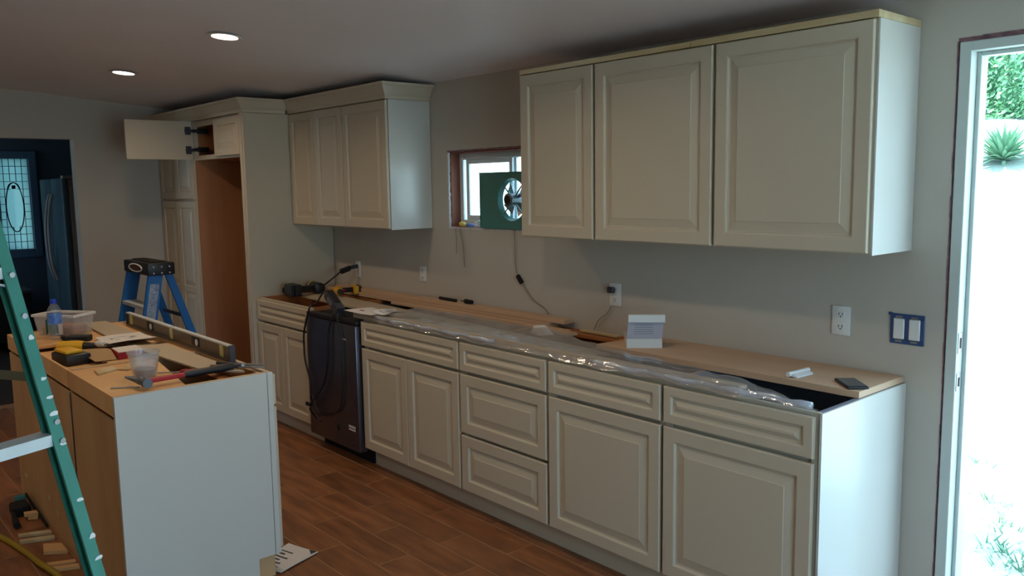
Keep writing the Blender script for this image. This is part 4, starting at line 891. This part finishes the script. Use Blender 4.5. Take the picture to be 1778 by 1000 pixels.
# ---------------------------------------------------------------- green stepladder close to the camera
gl = thing('green_stepladder', 'tall paint-splashed green stepladder at the left edge, nearest to the viewer', 'ladder', (-.35, -2.9, 0))
nv = Vector((.93, .37, 0)).normalized(); sv = Vector((-.37, .93, 0)).normalized()
def GP(z): b = Vector((-.0866, -2.5713, 0)); return b - nv*.2536*z - sv*.04*z - sv*.022*max(-.4, z-1.13) + Vector((0, 0, z))
def GW(z): return .60 - .08*z
def rail_bar(p, q, w, d):
    bm = B(); beam(bm, p, q, sv, w, d); return bm
topz = 1.76
for side in (0, 1):
    off = lambda z: -sv*GW(z)*side
    sg_ = -1 if side == 0 else 1
    bm = B()
    a, b = GP(0)+off(0), GP(topz)+off(topz)
    beam(bm, a, b, sv, .023, .005); beam(bm, a-nv*.013+sv*.009*(1 if side == 0 else -1), b-nv*.013+sv*.009*(1 if side == 0 else -1), sv, .005, .022); beam(bm, a-nv*.026, b-nv*.026, sv, .019, .004)
    rl = obj('front_rail', bm, GREENL, gl)
    bm = B()
    for z in ([1.36, 1.285, 1.25, 1.22, 1.165, 1.06, .99, .95] if side == 0 else [.6, 1.2]):
        p = GP(z)+off(z)+nv*.0026
        w = random.uniform(.006, .010); h = random.uniform(.003, .009); qq = []
        for k in range(9):
            a_ = 2*PI*k/9; f_ = random.uniform(.6, 1.15); qq.append(p+sv*w*f_*math.cos(a_)+Vector((0, 0, h*f_*math.sin(a_))))
        lo_ = [bm.verts.new(v) for v in qq]; hi_ = [bm.verts.new(v+nv*.0008) for v in qq]; bm.faces.new(hi_); bm.faces.new(lo_[::-1])
        for k in range(9): bm.faces.new((lo_[k], lo_[(k+1) % 9], hi_[(k+1) % 9], hi_[k]))
    obj('paint_splashes', bm, WHITE, rl, label='white paint splashes')['kind'] = 'stuff'
    bm = B()
    for z in (1.475, 1.40, 1.205, 1.17, .9, .6, .3):
        p = GP(z)+off(z); tube(bm, [p+nv*.002, p+nv*.005], .0055, 8)
    obj('rivets', bm, METAL, rl)['kind'] = 'stuff'
    ra, rb = GP(0)+off(0)-nv*1.12, GP(topz)+off(topz)-nv*.10
    bm = rail_bar(ra+sv*.02*(1 if side == 0 else -1)*0, rb, .03, .03); obj('rear_rail', bm, GREENL, gl)
    p = GP(1.285)+off(1.285)-nv*.03; q = (ra.lerp(rb, 1.27/topz))
    bm = B(); tube(bm, [p, p.lerp(q, .5)+Vector((0, 0, .006)), q], .004, 6); bm.free()
    bm = B(); beam(bm, p, q, sv, .004, .017); obj('spreader', bm, OLIVE, gl, label='dull bronze spreader bar')
for z in (.28, .58, .881, 1.183, 1.488):
    a = GP(z)-sv*.012; b = GP(z)-sv*(GW(z)-.012)
    bm = B(); beam(bm, a-nv*.018, b-nv*.018, nv, .040, .003); beam(bm, a+nv*.001-Vector((0, 0, .010)), b+nv*.001-Vector((0, 0, .010)), nv, .003, .019); beam(bm, a-nv*.036-Vector((0, 0, .008)), b-nv*.036-Vector((0, 0, .008)), nv, .003, .016)
    obj('step', bm, ALU, gl)
    if z > 1.3:
        bm = B(); beam(bm, GP(z-.035)-sv*.004-nv*.01, GP(z)-sv*.07-nv*.01-Vector((0, 0, .012)), nv, .014, .004); obj('step_brace', bm, METAL, gl)
bm = B(); a = GP(topz); b = GP(topz)-sv*GW(topz); beam(bm, a+sv*.03-nv*.05+Vector((0, 0, .02)), b-sv*.03-nv*.05+Vector((0, 0, .02)), nv, .16, .05); obj('top_cap', bm, GREENL, gl)
# ---------------------------------------------------------------- floor things
pp = sheet('paper_booklet', 'white folded booklet lying on the floor at the island corner', 'paper', [(-2.02, -1.66), (-1.868, -1.615), (-1.945, -1.40), (-2.12, -1.455)], .004, t=.004, sag=.003, lines=[(.02, .5, .12, .05), (.05, .62, .22, .05), (.02, .45, .33, .05), (.08, .6, .44, .05), (.02, .35, .56, .06), (.1, .5, .68, .04)], inkm=INK)
bm = B(); poly(bm, [(-1.985, -1.422), (-1.947, -1.405), (-1.944, -1.435)], .0105, .0115); o = obj('dark_corner', bm, INK, pp)
for q, lb in (([(-3.10, -2.36), (-3.03, -2.37), (-2.99, -2.235), (-3.05, -2.235)], 'farther one of the parallel thin wood slats at the island foot'), ([(-3.02, -2.37), (-2.95, -2.385), (-2.91, -2.24), (-2.97, -2.235)], 'nearer one of the parallel thin wood slats at the island foot')):
    bm = B(); slab(bm, [(q[0][0], q[0][1]), (q[0][0]+.03, q[0][1]-.004), (q[2][0]-.02, q[2][1]), (q[3][0], q[3][1])], .001, .014); tag(obj('wood_offcut', bm, PINE), lb, 'offcut', 'wood offcuts on the floor')
bm = B(); slab(bm, [(-2.88, -2.30), (-2.78, -2.32), (-2.72, -2.235), (-2.83, -2.235)], .001, .018); tag(obj('wood_block', bm, PLY), 'broad flat wood block by the island foot, beside the two slats', 'offcut', 'wood offcuts on the floor')
bm = B(); slab(bm, [(-3.33, -2.29), (-3.29, -2.295), (-3.27, -2.23), (-3.31, -2.228)], .02, .035); slab(bm, [(-3.33, -2.28), (-3.29, -2.28), (-3.27, -2.24), (-3.31, -2.238)], .001, .02); tag(obj('wood_block', bm, PLY), 'smallest wood block near the black clamp', 'offcut', 'wood offcuts on the floor')
for dy, lb in ((0, 'upper wood slat at the bottom edge near the yellow cord'), (.055, 'lower wood slat at the bottom edge near the yellow cord')):
    bm = B(); slab(bm, [(-2.66+dy, -2.345), (-2.625+dy, -2.35), (-2.575+dy, -2.235), (-2.61+dy, -2.232)], .001, .014); tag(obj('wood_offcut', bm, PLY), lb, 'offcut', 'wood offcuts on the floor')
ck = thing('black_clamp', 'black bar clamp lying on the floor against the island back', 'clamp', (-3.42, -2.28, 0))
bm = B(); box(bm, -3.47, -3.36, -2.33, -2.25, .001, .055, bev=.008); obj('clamp_body', bm, BLACKM, ck)
bm = B(); beam(bm, (-3.55, -2.235, .05), (-3.12, -2.232, .012), (0, 1, 0), .008, .02); obj('bar', bm, BLACKM, ck)
bm = B(); tube(bm, [(-3.36, -2.33, .03), (-3.27, -2.34, .02), (-3.2, -2.345, .018)], [.010, .012, .016], 10); obj('screw_handle', bm, BLACKM, ck, smooth='auto')
bm = B(); box(bm, -3.5, -3.47, -2.30, -2.25, .03, .075, bev=.004); obj('jaw', bm, FANG, ck)
cord('yellow_hose', 'dull yellow hose crossing the floor at the lower left', [(-3.5, -2.62, .014), (-3.3, -2.50, .014), (-3.095, -2.425, .015), (-2.80, -2.375, .015), (-2.66, -2.365, .024), (-2.55, -2.35, .029), (-2.45, -2.33, .020), (-2.3, -2.33, .014)], .013, CABLE, 'hose')
# ---------------------------------------------------------------- recessed ceiling lamps
tilt = math.atan(.085)
LAMPS = [(-2.70, -1.38, 'ceiling downlight nearest the camera, in front of the tall panel'), (-4.27, -1.38, 'ceiling downlight farther away, over the blue ladder'), (-1.12, -1.38, 'ceiling downlight over the right cabinets, outside the picture'), (-2.70, -3.3, 'added fill downlight of the rear row, outside the picture, above the island'), (-4.27, -3.3, 'added fill downlight of the rear row, outside the picture, far left'), ]  # rear row is added out of view as fill light
for x, y, lb in LAMPS:
    t = thing('ceiling_downlight', lb, 'ceiling light', (x, y, ceil_z(y)-.0005), group='recessed ceiling downlights')
    t.rotation_euler = (-tilt, 0, 0)
    bm = B(); lathe(bm, [(.062, -.002), (.078, -.004), (.080, -.001), (.080, .0), (.062, 0)], 40); obj('trim_ring', bm, WHITE, t, local=True, smooth='auto')
    bm = B(); lathe(bm, [(.0, -.0025), (.0615, -.0025), (.0615, -.0005), (0, -.0005)], 40); obj('diffuser', bm, LAMPM, t, local=True)
    l = bpy.data.lights.new('lamp_light', 'AREA'); l.shape = 'DISK'; l.size = .12; l.energy = LAMP_W; l.color = LAMP_COL; l.spread = PI*.9
    lo = bpy.data.objects.new('lamp_light', l); C.objects.link(lo); lo.location = (0, 0, -.006); lo.parent = t
# ---------------------------------------------------------------- outdoors
def gz(x, y):
    b = -.15 if y < 2 else -.15+(y-2)*.325
    if y > 10: b = 2.45+(y-10)*.15
    return b + .05*math.sin(1.3*x+.7*y)*min(1, y/3) + .03*math.sin(4.1*x-2.3*y)*min(1, y/3)
bm = B(); nx, ny = 70, 50; G = []
for i in range(nx+1):
    G.append([bm.verts.new((-28+40*i/nx, .14+22*(j/ny)**1.4, gz(-28+40*i/nx, .14+22*(j/ny)**1.4))) for j in range(ny+1)])
for i in range(nx):
    for j in range(ny): bm.faces.new((G[i][j], G[i+1][j], G[i+1][j+1], G[i][j+1]))
v_ = [bm.verts.new(p) for p in ((-28, -24, -.151), (26, -24, -.151), (26, .15, -.151), (-28, .15, -.151))]; bm.faces.new(v_)
struct('ground_outside', bm, GRASS)
# leafy hedge on top of the bank: solid core plus many leaves
rh = random.Random(11)
hd = thing('hedge', 'dense green hedge on top of the sunlit bank outside the doorway', 'hedge', (-3, 10.6, 2.5))
bm = B()
hx0, hx1 = -7, 3
G = []
for i in range(41):
    x = hx0+(hx1-hx0)*i/40; b = .12*math.sin(3*x)+.1*math.sin(7*x)
    G.append([bm.verts.new((x, y+.12*math.sin(5*x+z*4), z)) for y, z in ((10.2, 2.3), (10.0-.1*b, 3.0), (10.05, 4.0+b), (10.3, 4.7+b), (11.2, 4.8+b), (11.5, 2.3))])
for A, Q in zip(G, G[1:]):
    for k in range(6): bm.faces.new((A[k], A[(k+1) % 6], Q[(k+1) % 6], Q[k]))
bm.faces.new(G[0]); bm.faces.new(G[-1][::-1]); obj('hedge_core', bm, mat('hedge_core', rgb(84, 130, 100), .8, noise=.4, nscale=3), hd)
bm = B()
for k in range(24000):
    x = rh.uniform(hx0, hx1); z = rh.uniform(2.45, 4.8); y = 9.9+.1*math.sin(5*x+z*4)+rh.uniform(-.16, .1)
    s_ = rh.uniform(.03, .06); a = Vector((rh.uniform(-1, 1), rh.uniform(-1, .4), rh.uniform(-1, 1))).normalized(); b = a.orthogonal().normalized()
    c0 = Vector((x, y, z)); d = a.cross(b)
    vs = [bm.verts.new(c0+b*s_), bm.verts.new(c0+d*s_*.5), bm.verts.new(c0-b*s_), bm.verts.new(c0-d*s_*.5)]; bm.faces.new(vs)
o = obj('leaves', bm, LEAF, hd); o['kind'] = 'stuff'
for (x, y, sc_, lb) in ((-2.35, 7.9, .62, 'spiky yucca plant on the white bank below the hedge'), (-1.45, 8.7, .45, 'second smaller spiky yucca right of the first on the bank')):
    yu = thing('yucca_plant', lb, 'plant', (x, y, gz(x, y)), group='yuccas on the bank'); bm = B()
    for k in range(150):
        a = rh.uniform(0, 2*PI); e = rh.uniform(.0, 1.2); l = sc_*rh.uniform(.7, 1); d = Vector((math.cos(a)*math.cos(e), math.sin(a)*math.cos(e), math.sin(e))); s_ = d.cross(Vector((0, 0, 1))).normalized()*.022
        p0 = Vector((0, 0, .05)); p1 = p0+d*l*.55; p2 = p0+d*l+Vector((0, 0, -.12*l))
        v = [bm.verts.new(p) for p in (p0-s_, p0+s_, p1+s_, p1-s_, p2)]; bm.faces.new(v[:4]); bm.faces.new((v[3], v[2], v[4]))
    o = obj('leaves', bm, YUC, yu, local=True); o['kind'] = 'stuff'
    bm = B(); tube(bm, [(0, 0, -.08), (0, 0, .04)], [.03, .02], 10); obj('stem', bm, YUC, yu, local=True)
# low weeds along the door path
for k, (x, y) in enumerate(((.0, 1.15), (.12, 1.0), (-.25, 1.7), (-.1, 1.45), (-.5, 2.2))):
    wd_ = thing('weed_tuft', ['weed tuft nearest the doorway sill', 'weed tuft at the lowest right outside the doorway', 'weed tuft third from the doorway', 'weed tuft second row outside', 'farthest weed tuft on the pale ground'][k], 'weed', (x, y, gz(x, y)), group='weeds outside the doorway'); bm = B()
    for j in range(45):
        a = rh.uniform(0, 2*PI); r = rh.uniform(0, .13); p = Vector((r*math.cos(a), r*math.sin(a), 0)); q = p+Vector((rh.uniform(-.05, .05), rh.uniform(-.05, .05), rh.uniform(.02, .07))); s_ = Vector((math.cos(a+1), math.sin(a+1), 0))*.006
        v = [bm.verts.new(p-s_), bm.verts.new(p+s_), bm.verts.new(q)]; bm.faces.new(v)
    o = obj('blades', bm, YUC, wd_, local=True); o['kind'] = 'stuff'
